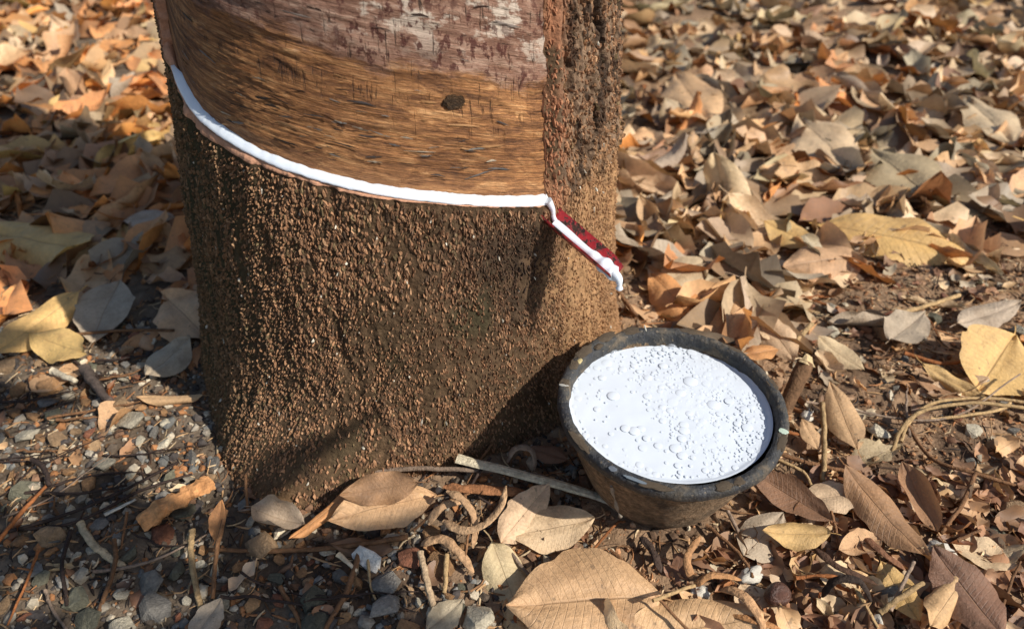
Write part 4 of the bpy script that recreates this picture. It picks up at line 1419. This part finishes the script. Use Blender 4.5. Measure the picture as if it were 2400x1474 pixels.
def scatter_grit(name, n, region, rfun, cols, probs, mat, flat=(.5, 1), label=None, cat=None, sinkf=0.3):
    X, Y = region(n)
    n = len(X)
    r = rfun(n)
    sc_ = np.stack([rng.uniform(.7, 1.4, n), rng.uniform(.6, 1.1, n), rng.uniform(*flat, n)], -1) * r[:, None]
    P = IV[None] * rng.uniform(.65, 1.25, (n, len(IV), 1)) * sc_[:, None]
    a = rng.uniform(0, 6.3, n)
    b = rng.normal(0, .4, n)
    ca, sa, cb, sb = np.cos(a)[:, None], np.sin(a)[:, None], np.cos(b)[:, None], np.sin(b)[:, None]
    x, y, z = P[..., 0], P[..., 1], P[..., 2]
    x, z = x * cb - z * sb, x * sb + z * cb
    x, y = x * ca - y * sa, x * sa + y * ca
    g = ground_h(X, Y)
    Vg = np.stack([x + X[:, None], y + Y[:, None], z + (g + r * sinkf)[:, None]], -1)
    c = np.array([lin(*q) for q in cols])[rng.choice(len(cols), n, p=probs)] * rng.uniform(.75, 1.25, (n, 1))
    add(name, np_mesh(name, Vg.reshape(-1, 3), (np.arange(n)[:, None, None] * len(IV) + IF[None]).reshape(-1, 3), mat, np.repeat(c, len(IV), 0), smooth=False), None, label, cat, kind='stuff')


def region_right(n):
    X, Y = rng.uniform(-.02, .85, n), rng.uniform(.2, .8, n)
    k = (np.hypot(X - TC[0], Y - TC[1]) > .2) & (np.hypot(X - BC.x, Y - BC.y) > .05) & (vn(X * 22, Y * 22, seed=131) > -.45)
    return X[k], Y[k]


def region_left(n):
    X, Y = rng.uniform(-.72, .06, n), rng.uniform(.2, .66, n)
    k = (np.hypot(X - TC[0], Y - TC[1]) > .205) & (Y < .66 - .1 * rng.random(n))
    return X[k], Y[k]


scatter_grit('soil_crumbs', 15000, region_right, lambda n: .0007 + rng.exponential(.0007, n).clip(0, .0035), [(164, 122, 88), (138, 100, 72), (188, 152, 116), (96, 76, 60), (200, 184, 156), (70, 58, 48)], [.28, .22, .2, .14, .08, .08], M['crumb'], label='loose crumbs of reddish brown soil around the bowl', cat='soil')
scatter_grit('gravel', 15000, region_left, lambda n: .0009 + rng.exponential(.0012, n).clip(0, .0048), [(150, 140, 124), (96, 84, 72), (186, 172, 148), (160, 112, 74), (76, 70, 66), (120, 118, 112), (128, 98, 76)], [.16, .22, .1, .14, .16, .1, .12], M['crumb'], label='fine mixed gravel and grit left of the trunk', cat='gravel')

# broken bits of leaf
VS, FS, US, CS, off = [], [], [], [], 0
for i in range(2300):
    dense_ = i >= 1500
    x, y = (rnd.uniform(.08, .48), rnd.uniform(.23, .40)) if dense_ else (rnd.uniform(-.6, .85), rnd.uniform(.21, .74))
    if dense_ and math.hypot(x - .03, y - .275) < .09:
        continue
    if math.hypot(x - TC[0], y - TC[1]) < .225 or math.hypot(x - BC.x, y - BC.y) < .075 or (x < 0 and rnd.random() < .75):
        continue
    P_, F_, UV_ = lib_lo[rnd.randrange(32)]
    L = rnd.uniform(.010, .038) if dense_ else rnd.uniform(.008, .030)
    q = (Matrix.Rotation(rnd.uniform(0, 6.3), 3, 'Z') @ Matrix.Rotation(rnd.gauss(0, .35), 3, 'X') @ Matrix.Rotation(rnd.gauss(0, .25), 3, 'Y')) * L
    VS.append(P_ * np.array([1, rnd.uniform(.7, 1.6), 1]) @ np.array(q).T + np.array([x, y, float(ground_h(x, y)) + rnd.uniform(.001, .006)]))
    FS.append(F_ + off)
    US.append(UV_)
    CS.append(np.tile(tint(rnd.choice(['tan', 'brown', 'brown', 'dark brown', 'pale beige', 'dark brown', 'dark brown' if dense_ else 'grey']), .15), (len(P_), 1)))
    off += len(P_)
add('leaf_fragments', np_mesh('leaf_fragments', np.concatenate(VS), np.concatenate(FS), M['leaf_stuff'], np.concatenate(CS), np.concatenate(US)), None,
    'small broken bits of brown leaf strewn over the bare soil', 'leaf litter', kind='stuff')

# thin plant scraps
NS_ = 15000
sx, sy = rng.uniform(-.75, .9, NS_), rng.uniform(.2, .85, NS_)
k_ = (np.hypot(sx - TC[0], sy - TC[1]) > .2) & (np.hypot(sx - BC.x, sy - BC.y) > .055)
sx, sy = sx[k_], sy[k_]
NS_ = len(sx)
ln, wd_ = rng.uniform(.003, .016, NS_), rng.uniform(.0004, .0022, NS_)
ln = np.where(rng.random(NS_) < .12, ln * 2.2, ln)
ya, pit = rng.uniform(0, 6.3, NS_), rng.normal(0, .22, NS_)
g = ground_h(sx, sy) + rng.uniform(.0004, .004, NS_)
tl = np.array([-1, -.35, .35, 1.])
tri_sec = np.array([(-1, 0.), (0, .45), (1, 0.)])
bend = rng.normal(0, .12, NS_)
SV = np.zeros((NS_, 4, 3, 3))
for a in range(4):
    for b in range(3):
        lx = tl[a] * ln / 2
        ly = tri_sec[b, 0] * wd_ / 2 * (0.35 if a in (0, 3) else 1) + bend * ln * tl[a] ** 2
        lz = tri_sec[b, 1] * wd_ + np.sin(pit) * lx
        SV[:, a, b] = np.stack([sx + lx * np.cos(ya) - ly * np.sin(ya), sy + lx * np.sin(ya) + ly * np.cos(ya), g + lz], -1)
sfc = []
for a in range(3):
    for b in range(3):
        b2_ = (b + 1) % 3
        sfc.append((a * 3 + b, a * 3 + b2_, (a + 1) * 3 + b2_, (a + 1) * 3 + b))
scol = np.array([lin(*q) for q in [(72, 54, 42), (120, 88, 60), (176, 140, 100), (52, 44, 40), (150, 104, 68), (190, 166, 130)]])[rng.choice(6, NS_, p=[.20, .20, .22, .14, .12, .12])] * rng.uniform(.8, 1.2, (NS_, 1))
add('plant_scraps', np_mesh('plant_scraps', SV.reshape(-1, 3), (np.arange(NS_)[:, None, None] * 12 + np.array(sfc)[None]).reshape(-1, 4), M['frag'], np.repeat(scol, 12, 0), smooth=False), None,
    'fine rootlets, needles and leaf scraps littering the ground', 'plant litter', kind='stuff')

# ------------------------------------------------------------------ twigs, straw, bark curls
TW = {'dark': (62, 50, 44), 'brown': (124, 90, 62), 'grey brown': (138, 118, 100), 'straw': (176, 146, 104), 'pale': (208, 188, 156), 'rust': (146, 92, 54)}


def twig(pts, rpx, cn, lab=None, grp=None, name='twig', flat=1.0, sides=6, cat='twig', channel=0, taper=.4, jit=.15, colour=None):
    P = [gp(x, y, z) + Vector((0, 0, 0)) for x, y, z in pts]
    P = [p + Vector((0, 0, float(ground_h(p.x, p.y)))) for p in P]
    dep = P[0].y * _c + CAM_H * _s
    r = rpx / FPX * dep
    C = catmull(P, 7 if channel == 0 else 9)
    c0 = sum(C, Vector()) / len(C)
    c0.z = min(p.z for p in C)
    wob = 0 if channel else r * .18
    C = [p - c0 + Vector((rnd.uniform(-wob, wob), rnd.uniform(-wob, wob), rnd.uniform(-wob, wob) * .5)) for p in C]
    endf = (lambda t: min(1, .35 + 5 * t) * min(1, .3 + 5 * (1 - t))) if channel else (lambda t: 1)
    V_, F_ = tube_np(C, lambda t: r * (1 - taper * t) * endf(t), sides, rnd.randrange(9999), jit, flat, channel)
    o = add(name, np_mesh(name, V_, F_, M['twig'], smooth=True), None, lab, cat, grp, loc=c0)
    k = rnd.uniform(.9, 1.1)
    o.color = (*lin(*[min(255, c * k) for c in (colour or TW[cn])]), 1)
    return o


twig([(830, 1112, .014), (1000, 1114, .014), (1230, 1122, .012), (1330, 1148, .008), (1410, 1180, .004)], 6, 'grey brown', 'long grey-brown twig lying along the front of the trunk foot', taper=.2)
twig([(486, 1282, .006), (640, 1284, .006), (800, 1276, .008), (955, 1260, .008)], 5, 'brown', 'long brown twig lying over the stones before the curled leaves', taper=-.3)
twig([(660, 1182, .010), (560, 1198, .008)], 4, 'grey brown', 'short grey twig behind the cupped leaf')
twig([(1260, 975, .010), (1200, 1010, .012), (1140, 1080, .010), (1095, 1145, .012)], 4, 'brown', 'thin dark twig leaning on the trunk beside the bowl')
twig([(1150, 1090, .016), (1105, 1150, .016), (1150, 1190, .014)], 4, 'dark', 'black forked twig lying over the bark curls')
twig([(1090, 1165, .022), (1100, 1230, .020), (1090, 1310, .012)], 4, 'brown', 'brown twig standing across the bark curls')
twig([(1165, 1240, .010), (1200, 1300, .010), (1250, 1358, .006)], 5, 'grey brown', 'grey twig slanting under the broad veined leaf', taper=.2)
twig([(970, 1245, .008), (1040, 1190, .014), (1140, 1150, .016)], 4, 'brown', 'bent brown twig rising over the blue-grey stone')
twig([(1530, 1408, .026), (1630, 1368, .020)], 5, 'straw', 'straight straw-coloured stalk over the tip of the broad veined leaf', taper=.1)
twig([(1545, 1405, .024), (1600, 1465, .016), (1640, 1500, .012)], 4, 'brown', 'brown leaf stalk crossing the tan leaf in front', taper=.1)
twig([(1380, 1300, .006), (1440, 1235, .006), (1465, 1226, .008)], 3.5, 'rust', 'thin rusty stalk curving out from under the bowl', taper=.1)
twig([(1430, 1290, .005), (1480, 1330, .006), (1510, 1350, .008)], 5, 'brown', 'brown twig in the soil in front of the bowl', taper=.1)
twig([(1655, 1235, .006), (1720, 1290, .008), (1755, 1330, .01), (1765, 1350, .012)], 5, 'brown', 'curving brown twig running to the white scrap', taper=.2)
twig([(1705, 1200, .010), (1735, 1260, .008), (1748, 1295, .006)], 5, 'grey brown', 'grey bent stalk at the right foot of the bowl', taper=.1)
twig([(190, 1230, .008), (225, 1285, .008), (290, 1330, .006)], 9, 'straw', 'flat pale straw blade lying on the gravel', flat=.4, taper=.1, colour=(176, 156, 124))
twig([(448, 1238, .016), (446, 1300, .014), (470, 1430, .004)], 8, 'straw', 'split straw stalk standing in front of the wood chunk', flat=.5, taper=.2)
twig([(530, 1195, .020), (505, 1290, .014), (497, 1400, .006)], 6, 'brown', 'brown stalk leaning beside the split straw', taper=.2)
twig([(575, 1112, .020), (578, 1165, .012), (582, 1200, .004)], 3.5, 'brown', 'thin upright brown stalk against the trunk foot', taper=.1)
twig([(-10, 1282, .006), (60, 1200, .008), (120, 1132, .010)], 6, 'rust', 'rusty twig slanting past the big brown-green stone', taper=.3)
twig([(75, 1075, .012), (105, 1100, .012), (118, 1140, .012)], 7, 'dark', 'thick black bent twig by the big brown-green stone', taper=.3)
twig([(0, 1255, .006), (150, 1215, .008), (280, 1160, .010), (420, 1080, .008)], 5, 'dark', 'long dark twig running across the gravel to the trunk', taper=.3)
twig([(40, 1245, .005), (180, 1230, .008), (330, 1150, .008), (450, 1110, .006)], 4.5, 'dark', 'second long dark twig beside the one running to the trunk', taper=.3)
twig([(110, 1160, .008), (200, 1160, .010), (300, 1140, .008)], 4, 'dark', 'dark twig passing under the ochre orange stone')
twig([(270, 1270, .008), (268, 1330, .008), (215, 1474, .004)], 6, 'brown', 'olive brown stalk slanting down through the gravel', taper=.1)
twig([(300, 1205, .010), (285, 1290, .004)], 4, 'brown', 'short brown stalk standing by the straw blade')
twig([(110, 1390, .006), (125, 1430, .006), (160, 1480, .005)], 5, 'grey brown', 'grey-brown twig low in the gravel')
twig([(95, 1300, .006), (70, 1370, .006), (25, 1474, .006)], 4, 'rust', 'orange-brown twig low in the gravel')
twig([(170, 1250, .006), (150, 1330, .008), (160, 1420, .006)], 6, 'dark', 'dark twig standing up low in the gravel')
twig([(840, 1290, .010), (815, 1370, .008), (760, 1474, .005)], 7, 'brown', 'thick brown stalk slanting over the dark green stones', taper=.1)
twig([(655, 1370, .006), (690, 1430, .005), (710, 1474, .005)], 6, 'brown', 'brown twig between the dark green stones')
twig([(985, 1290, .012), (1000, 1360, .010), (1018, 1430, .006)], 8, 'straw', 'flat grey straw standing in front of the bark curls', flat=.5, taper=.1, colour=(170, 146, 116))
twig([(1048, 1298, .012), (1042, 1390, .006)], 6, 'straw', 'tan straw stalk standing in front of the bark curls', taper=.1)
twig([(860, 1292, .010), (866, 1360, .006), (880, 1400, .005)], 4, 'straw', 'thin straw in front of the whitish stone')
twig([(790, 1290, .012), (835, 1330, .010)], 7, 'pale', 'short pale splinter on the whitish stone', flat=.5)
twig([(248, 1215, .008), (320, 1172, .010)], 6, 'pale', 'white splinter lying on the dark twigs', flat=.5, colour=(214, 206, 186))
twig([(120, 862, .012), (175, 888, .012)], 9, 'pale', 'broken white stick at the far edge of the gravel', colour=(196, 182, 156))
twig([(195, 860, .012), (225, 905, .012), (260, 945, .010)], 14, 'dark', 'thick dark rotten stick beside the broken white stick', colour=(86, 74, 66))
twig([(170, 782, .014), (300, 778, .014), (410, 780, .012)], 4, 'brown', 'long thin twig in shade left of the trunk', taper=.2)
twig([(1928, 945, .016), (1932, 1040, .012), (1926, 1135, .008)], 6, 'straw', 'straw stalk standing right of the bowl', taper=.1)
twig([(1812, 1078, .012), (1880, 1110, .010), (1900, 1148, .008)], 4, 'straw', 'pale straw slanting under the bowl rim', taper=.1)
twig([(1815, 1062, .012), (1880, 1085, .010), (1985, 1105, .008)], 5, 'brown', 'brown stick pointing away from the bowl rim', taper=.1)
twig([(1840, 1010, .012), (1888, 1022, .010)], 5, 'rust', 'short rusty stick by the bowl rim')
twig([(2092, 1060, .006), (2110, 1010, .014), (2160, 965, .018), (2280, 945, .016), (2400, 952, .010)], 5, 'straw', 'long reed looping over the bare soil', taper=.1)
twig([(2112, 1035, .008), (2130, 990, .014), (2190, 945, .014), (2320, 930, .012), (2420, 945, .01)], 4.5, 'straw', 'thinner reed looping beside the long one', taper=.1)
twig([(2180, 985, .008), (2280, 975, .012), (2350, 955, .012), (2370, 940, .010)], 4, 'straw', 'short reed inside the reed loops', taper=.1)
twig([(2110, 735, .012), (2180, 715, .012), (2250, 690, .012)], 6, 'straw', 'straight straw stalk pointing up across the soil', taper=.1)
twig([(1860, 805, .010), (1905, 750, .014)], 7, 'straw', 'straw piece lying behind the upright stub', taper=.1)
twig([(2285, 1112, .012), (2255, 1180, .012), (2205, 1252, .010)], 5, 'brown', 'bent brown twig ending at the white scrap on the soil', taper=.1)
twig([(2110, 965, .010), (2180, 1070, .010), (2285, 1112, .012), (2410, 1150, .008)], 4.5, 'brown', 'long brown twig crossing the soil on the right', taper=.1)
twig([(2120, 830, .010), (2200, 850, .010), (2270, 845, .008)], 5, 'rust', 'rusty twig behind the narrow yellow leaf', taper=.1)
twig([(2060, 1440, .014), (2100, 1410, .020), (2160, 1372, .018)], 7, 'straw', 'straw stalk bridging the dull yellow leaf', taper=.1)
twig([(2085, 1435, .012), (2110, 1380, .018), (2140, 1320, .022)], 5, 'grey brown', 'grey stalk crossing the straw bridge', taper=.1)
twig([(1865, 1355, .012), (1940, 1352, .016), (2018, 1375, .012)], 5, 'rust', 'arched rusty stalk before the trough-shaped leaf', taper=.1)
twig([(2005, 1385, .014), (2030, 1430, .012), (2055, 1474, .010)], 6, 'straw', 'pale strip of bark fibre in front of the dark curls', flat=.5)
twig([(1945, 1205, .014), (1960, 1260, .010), (1970, 1315, .006)], 4, 'brown', 'thin upright stalk in front of the pale oval leaf')
twig([(2240, 1270, .010), (2300, 1240, .010)], 5, 'brown', 'short twig by the white scrap on the soil')
twig([(2340, 1440, .006), (2370, 1360, .010), (2390, 1320, .01)], 4, 'brown', 'thin twig beyond the big rusty leaf')
twig([(1490, 760, .020), (1462, 722, .022), (1440, 690, .03)], 6, 'brown', 'brown stick behind the bowl against the trunk', taper=.1)
twig([(1890, 940, .010), (2200, 985, .010), (2390, 880, .02)], 3, 'grey brown', 'thin grey stalk reaching across the soil', taper=.3)

# random dark twigs
for i in range(150):
    if i < 96:
        x, y = rnd.uniform(-.5, -.0), rnd.uniform(.24, .54)
        if x > -.26 and y > .35:
            continue
        cn = rnd.choice(['dark', 'dark', 'brown', 'grey brown', 'dark'])
    else:
        x, y = rnd.uniform(.2, .62), rnd.uniform(.26, .66)
        cn = rnd.choice(['brown', 'straw', 'rust', 'grey brown'])
    if math.hypot(x - BC.x, y - BC.y) < .1 or not in_view(x, y) or any(math.hypot(x - q[0], y - q[1]) < q[2] + .02 for q in heroes):
        continue
    L, a, k = rnd.uniform(.03, .10), rnd.gauss(.35, .5) if i < 96 else rnd.uniform(0, 3.1), rnd.gauss(0, .25)
    P = [Vector((x + math.cos(a + k * t) * L * t, y + math.sin(a + k * t) * L * t, .004 + .006 * rnd.random())) for t in (-.5, -.15, .2, .5)]
    if any(math.hypot(p.x - TC[0], p.y - TC[1]) < .225 for p in P):
        continue
    P = [p + Vector((0, 0, float(ground_h(p.x, p.y)))) for p in P]
    c0 = sum(P, Vector()) / 4
    c0.z = min(p.z for p in P)
    r = rnd.uniform(.0005, .0016)
    CP = [p - c0 + Vector((rnd.gauss(0, .0007), rnd.gauss(0, .0007), 0)) for p in catmull(P, 4)]
    V_, F_ = tube_np(CP, lambda t: r * (1 - .65 * t), 6, i, .3)
    if i % 5 < 2:                                  # a side shoot
        b0 = CP[len(CP) // 2]
        dr = (CP[-1] - b0)
        dr = Matrix.Rotation(rnd.choice([-1, 1]) * rnd.uniform(.5, .9), 3, 'Z') @ dr * rnd.uniform(.5, .9)
        V2, F2_ = tube_np([b0, b0 + dr * .5 + Vector((0, 0, .002)), b0 + dr], lambda t: r * .6 * (1 - .6 * t), 5, i + 500, .2)
        F_ = np.concatenate([F_, F2_ + len(V_)])
        V_ = np.concatenate([V_, V2])
    ln_ = 'long' if L > .07 else 'short'
    th_ = 'thick' if r > .0013 else 'thin'
    o = add('twig', np_mesh('twig', V_, F_, M['twig']), None, '%s %s %s loose twig %s' % (ln_, th_, cn, near(x, y)), 'twig', 'loose twigs on the ground', loc=c0)
    o.color = (*lin(*TW[cn]), 1)

# curls of shaved bark
CURL = 'curls of shaved bark on the ground'


def curl(pts, rpx, colr, lab, channel=.34, taper=.3):
    return twig(pts, rpx * .88, 'brown', lab, None, 'bark_curl', .8, 10, 'bark curl', channel, taper, .28, colr)


TANC = (190, 152, 114)
curl([(1004, 1232, .010), (1040, 1196, .016), (1092, 1180, .018)], 15, TANC, 'short bent bark curl at the back of the curl heap')
curl([(1040, 1226, .018), (1085, 1250, .022), (1140, 1236, .026), (1178, 1196, .030), (1186, 1150, .034)], 17, (200, 162, 122), 'large hooked bark curl on top of the curl heap')
curl([(1048, 1158, .030), (1092, 1184, .030), (1112, 1230, .020), (1108, 1290, .012)], 14, TANC, 'bark curl hanging over the middle of the heap')
curl([(988, 1278, .006), (1036, 1268, .012), (1078, 1300, .012), (1110, 1345, .006)], 17, (186, 148, 110), 'bark curl lying at the front of the heap')
curl([(1040, 1150, .016), (1130, 1158, .016), (1236, 1166, .014)], 15, (140, 96, 64), 'straight brown bark roll behind the curl heap', .40, .0)
curl([(1190, 1098, .012), (1212, 1068, .024), (1245, 1075, .022), (1252, 1118, .010)], 12, (150, 128, 108), 'hoop-shaped bark curl with pale lining beside the bowl')
curl([(1626, 1372, .012), (1672, 1348, .020), (1738, 1356, .014)], 13, (176, 130, 88), 'slender bark curl before the white scrap')
curl([(1618, 1358, .008), (1608, 1310, .016), (1640, 1262, .014)], 14, (158, 118, 82), 'curved bark strip standing in front of the bowl')
curl([(1690, 1380, .014), (1735, 1392, .022), (1775, 1440, .020), (1790, 1490, .012)], 17, (188, 146, 106), 'stout tan bark curl bending out of the soil')
curl([(1690, 1430, .008), (1750, 1450, .016), (1830, 1480, .012)], 17, (182, 130, 84), 'stout bark curl under the other stout one')
curl([(1928, 1398, .008), (1960, 1364, .024), (2010, 1368, .026), (2042, 1420, .010)], 14, (66, 54, 46), 'black arched bark curl right of the seed')
curl([(1905, 1288, .008), (1960, 1335, .012), (2055, 1374, .010)], 14, (84, 62, 48), 'long dark bark strip behind the black arch')
curl([(1500, 1262, .006), (1530, 1300, .008), (1548, 1345, .006)], 14, (70, 56, 48), 'dark bark strip in the soil before the bowl')
curl([(1760, 1090, .008), (1800, 1150, .012), (1860, 1220, .010)], 13, (128, 84, 58), 'rusty bark strip beside the dark leaf at the bowl foot')
curl([(2020, 1260, .010), (2065, 1300, .014), (2120, 1340, .008)], 13, (128, 90, 66), 'brown bark strip under the trough-shaped leaf')

# pale split stick resting against the bowl
P = [gp(1072, 1088, .020), gp(1230, 1128, .018), gp(1395, 1168, .012), gp(1445, 1200, .006)]
P = [p + Vector((0, 0, float(ground_h(p.x, p.y)))) for p in P]
c0 = P[1].copy()
V_, F_ = tube_np([p - c0 for p in catmull(P, 8)], lambda t: .0042 * (1 - .75 * max(0, t - .55) / .45), 7, 77, .18, .45)
o = add('split_stick', np_mesh('split_stick', V_, F_, M['twig'], smooth=False), None, 'pale split stick lying between the trunk and the bowl', 'stick', loc=c0)
o.color = (*lin(206, 192, 162), 1)

# thick stub by the bowl
P = [gp(1838, 965, .004), gp(1862, 905, .022), gp(1888, 850, .036)]
c0 = P[0].copy()
V_, F_ = tube_np([p - c0 for p in catmull(P, 5)], lambda t: .0066 + .0008 * t, 9, 78, .10)
stub = add('stub', np_mesh('stub', V_, F_, M['twig']), None, 'thick broken brown stub standing at the right of the bowl', 'stick', loc=c0)
stub.color = (*lin(112, 84, 60), 1)
V_, F_ = tube_np([P[2] - c0 + Vector((0, 0, -.001)), P[2] - c0 + (P[2] - P[1]).normalized() * .0022, P[2] - c0 + (P[2] - P[1]).normalized() * .007], lambda t: .0078 * (1 - .55 * t), 9, 79, .5)
be = add('broken_end', np_mesh('broken_end', V_, F_, M['twig'], smooth=False), stub, 'pale splintered top of the stub')
be.color = (*lin(206, 180, 136), 1)

# chunk of orange wood
P = [gp(330, 1228, .010), gp(385, 1190, .014), gp(440, 1158, .014), gp(492, 1128, .012)]
c0 = sum(P, Vector()) / 4
c0.z = .002
V_, F_ = tube_np([p - c0 for p in catmull(P, 8)], lambda t: .0084 * (1 + .08 * math.sin(t * 7)), 14, 80, .42, .72)
o = add('wood_chunk', np_mesh('wood_chunk', V_, F_, mottled('wood_chunk', 'ocol', 120, .45, 1.3, .85, .9, .002, .2), smooth=False), None, 'chunk of pale orange dead wood lying left of the trunk', 'wood', loc=c0)
o.color = (*lin(206, 148, 96), 1)

# seed and pale latex scraps
sd_m = blob_mesh('seed', mottled('seed', lin(86, 58, 46), 2.5, .55, 1.4, .45, .4, .05, .4), 41, 3, .12, 1.2)
o = add('seed', sd_m, None, 'plump dark brown seed lying among the black bark strips', 'seed', loc=gp(1822, 1392, .013))
o.scale = (.0105, .0078, .0082)
o.rotation_euler = (.2, .3, .6)
for i, (px, py, s_, lab) in enumerate([(1758, 1352, .0085, 'lumpy white latex scrap between the bark curls'), (2205, 1295, .0090, 'white fibrous scrap beside the bent twig on the soil'), (1640, 1388, .0060, 'small grey-white scrap at the tip of the slender bark curl'), (2010, 1322, .0050, 'white peeled sliver standing in the folded leaf'), (2060, 1462, .006, 'pinkish white scrap by the straw bridge'), (1890, 975, .006, 'whitish fibre knot right of the bowl rim')]):
    o = add('latex_scrap', blob_mesh('latex_scrap', M['dry_latex'], 50 + i, 3, .75, 1.9), None, lab, 'scrap', loc=gp(px, py, s_ * .7))
    o.scale = (s_ * .7, s_ * 1.1, s_ * .75)
    o.rotation_euler = (rnd.uniform(-.5, .5), rnd.uniform(-.5, .5), rnd.uniform(0, 3))
    o.color = (*lin(208, 200, 184), 1)

# ------------------------------------------------------------------ added tree outside the view, put there so its leaves shade the gravel
shade = Vector((-.245, .265, 0))
hub = shade + sun_dir * 1.25  # leaf clump centre, set on the sun ray through the wanted shadow
foot = Vector((hub.x + .42, hub.y - .30, 0))
shade_tree = add('added_shade_tree', None, label='slender shade tree with drooping green leaves, added outside the view', cat='tree', loc=foot)
stem = catmull([Vector((0, 0, -.05)), Vector((.01, .0, .5)), Vector((-.04, .03, .95)), Vector((-.10, .06, 1.5)), Vector((-.06, .03, 2.1))], 8)
V_, F_ = tube_np(stem, lambda t: .016 * (1 - .6 * t), 10, 301, .1)
mt = mottled('shade_tree_bark', lin(122, 108, 88), 60, .7, 1.2, .9, .5, .002, .15)
add('trunk', np_mesh('trunk', V_, F_, mt), shade_tree)
lv_, fv_, cv_, uv_, off = [], [], [], [], 0
bv, bf, boff = [], [], 0
hub2 = Vector((-.585, .545, 0)) + sun_dir * 1.5  # second added clump, lined up with the sun to shade further left
for i in range(14):
    st_ = stem[14 + i]
    if i < 6:
        e = hub - foot + Vector((rnd.uniform(-.10, .10), rnd.uniform(-.10, .10), rnd.uniform(-.06, .06)))
    elif i < 10:
        e = hub2 - foot + Vector((rnd.uniform(-.06, .06), rnd.uniform(-.04, .04), rnd.uniform(-.03, .03)))
    else:
        e = st_ + Vector((rnd.uniform(-.1, .5), rnd.uniform(-.5, -.1), rnd.uniform(.1, .4)))
    pth = catmull([st_, (st_ + e) / 2 + Vector((0, 0, .06)), e], 6)
    V_, F_ = tube_np(pth, lambda t: .005 * (1 - .6 * t), 6, 310 + i, .1)
    bv.append(V_)
    bf.append(F_ + boff)
    boff += len(V_)
    for k in range(7):
        p = pth[-1 - (k % 5)]
        P_, F2, U2 = lib_lo[rnd.randrange(32)]
        q = (Matrix.Rotation(rnd.uniform(0, 6.3), 3, 'Z') @ Matrix.Rotation(rnd.gauss(.3, .3), 3, 'Y') @ Matrix.Rotation(rnd.gauss(0, .4), 3, 'X')) * rnd.uniform(.09, .14)
        Pv = (P_ + np.array([.5, 0, 0])) @ np.array(q).T + np.array(p)
        lv_.append(Pv)
        fv_.append(F2 + off)
        uv_.append(U2)
        cv_.append(np.tile(lin(86 + rnd.uniform(-14, 14), 108, 52), (len(Pv), 1)))
        off += len(Pv)
add('shade_limbs', np_mesh('shade_limbs', np.concatenate(bv), np.concatenate(bf), mt), shade_tree)
add('shade_crown', np_mesh('shade_crown', np.concatenate(lv_), np.concatenate(fv_), M['leaf_stuff'], np.concatenate(cv_), np.concatenate(uv_)), shade_tree, kind='stuff')
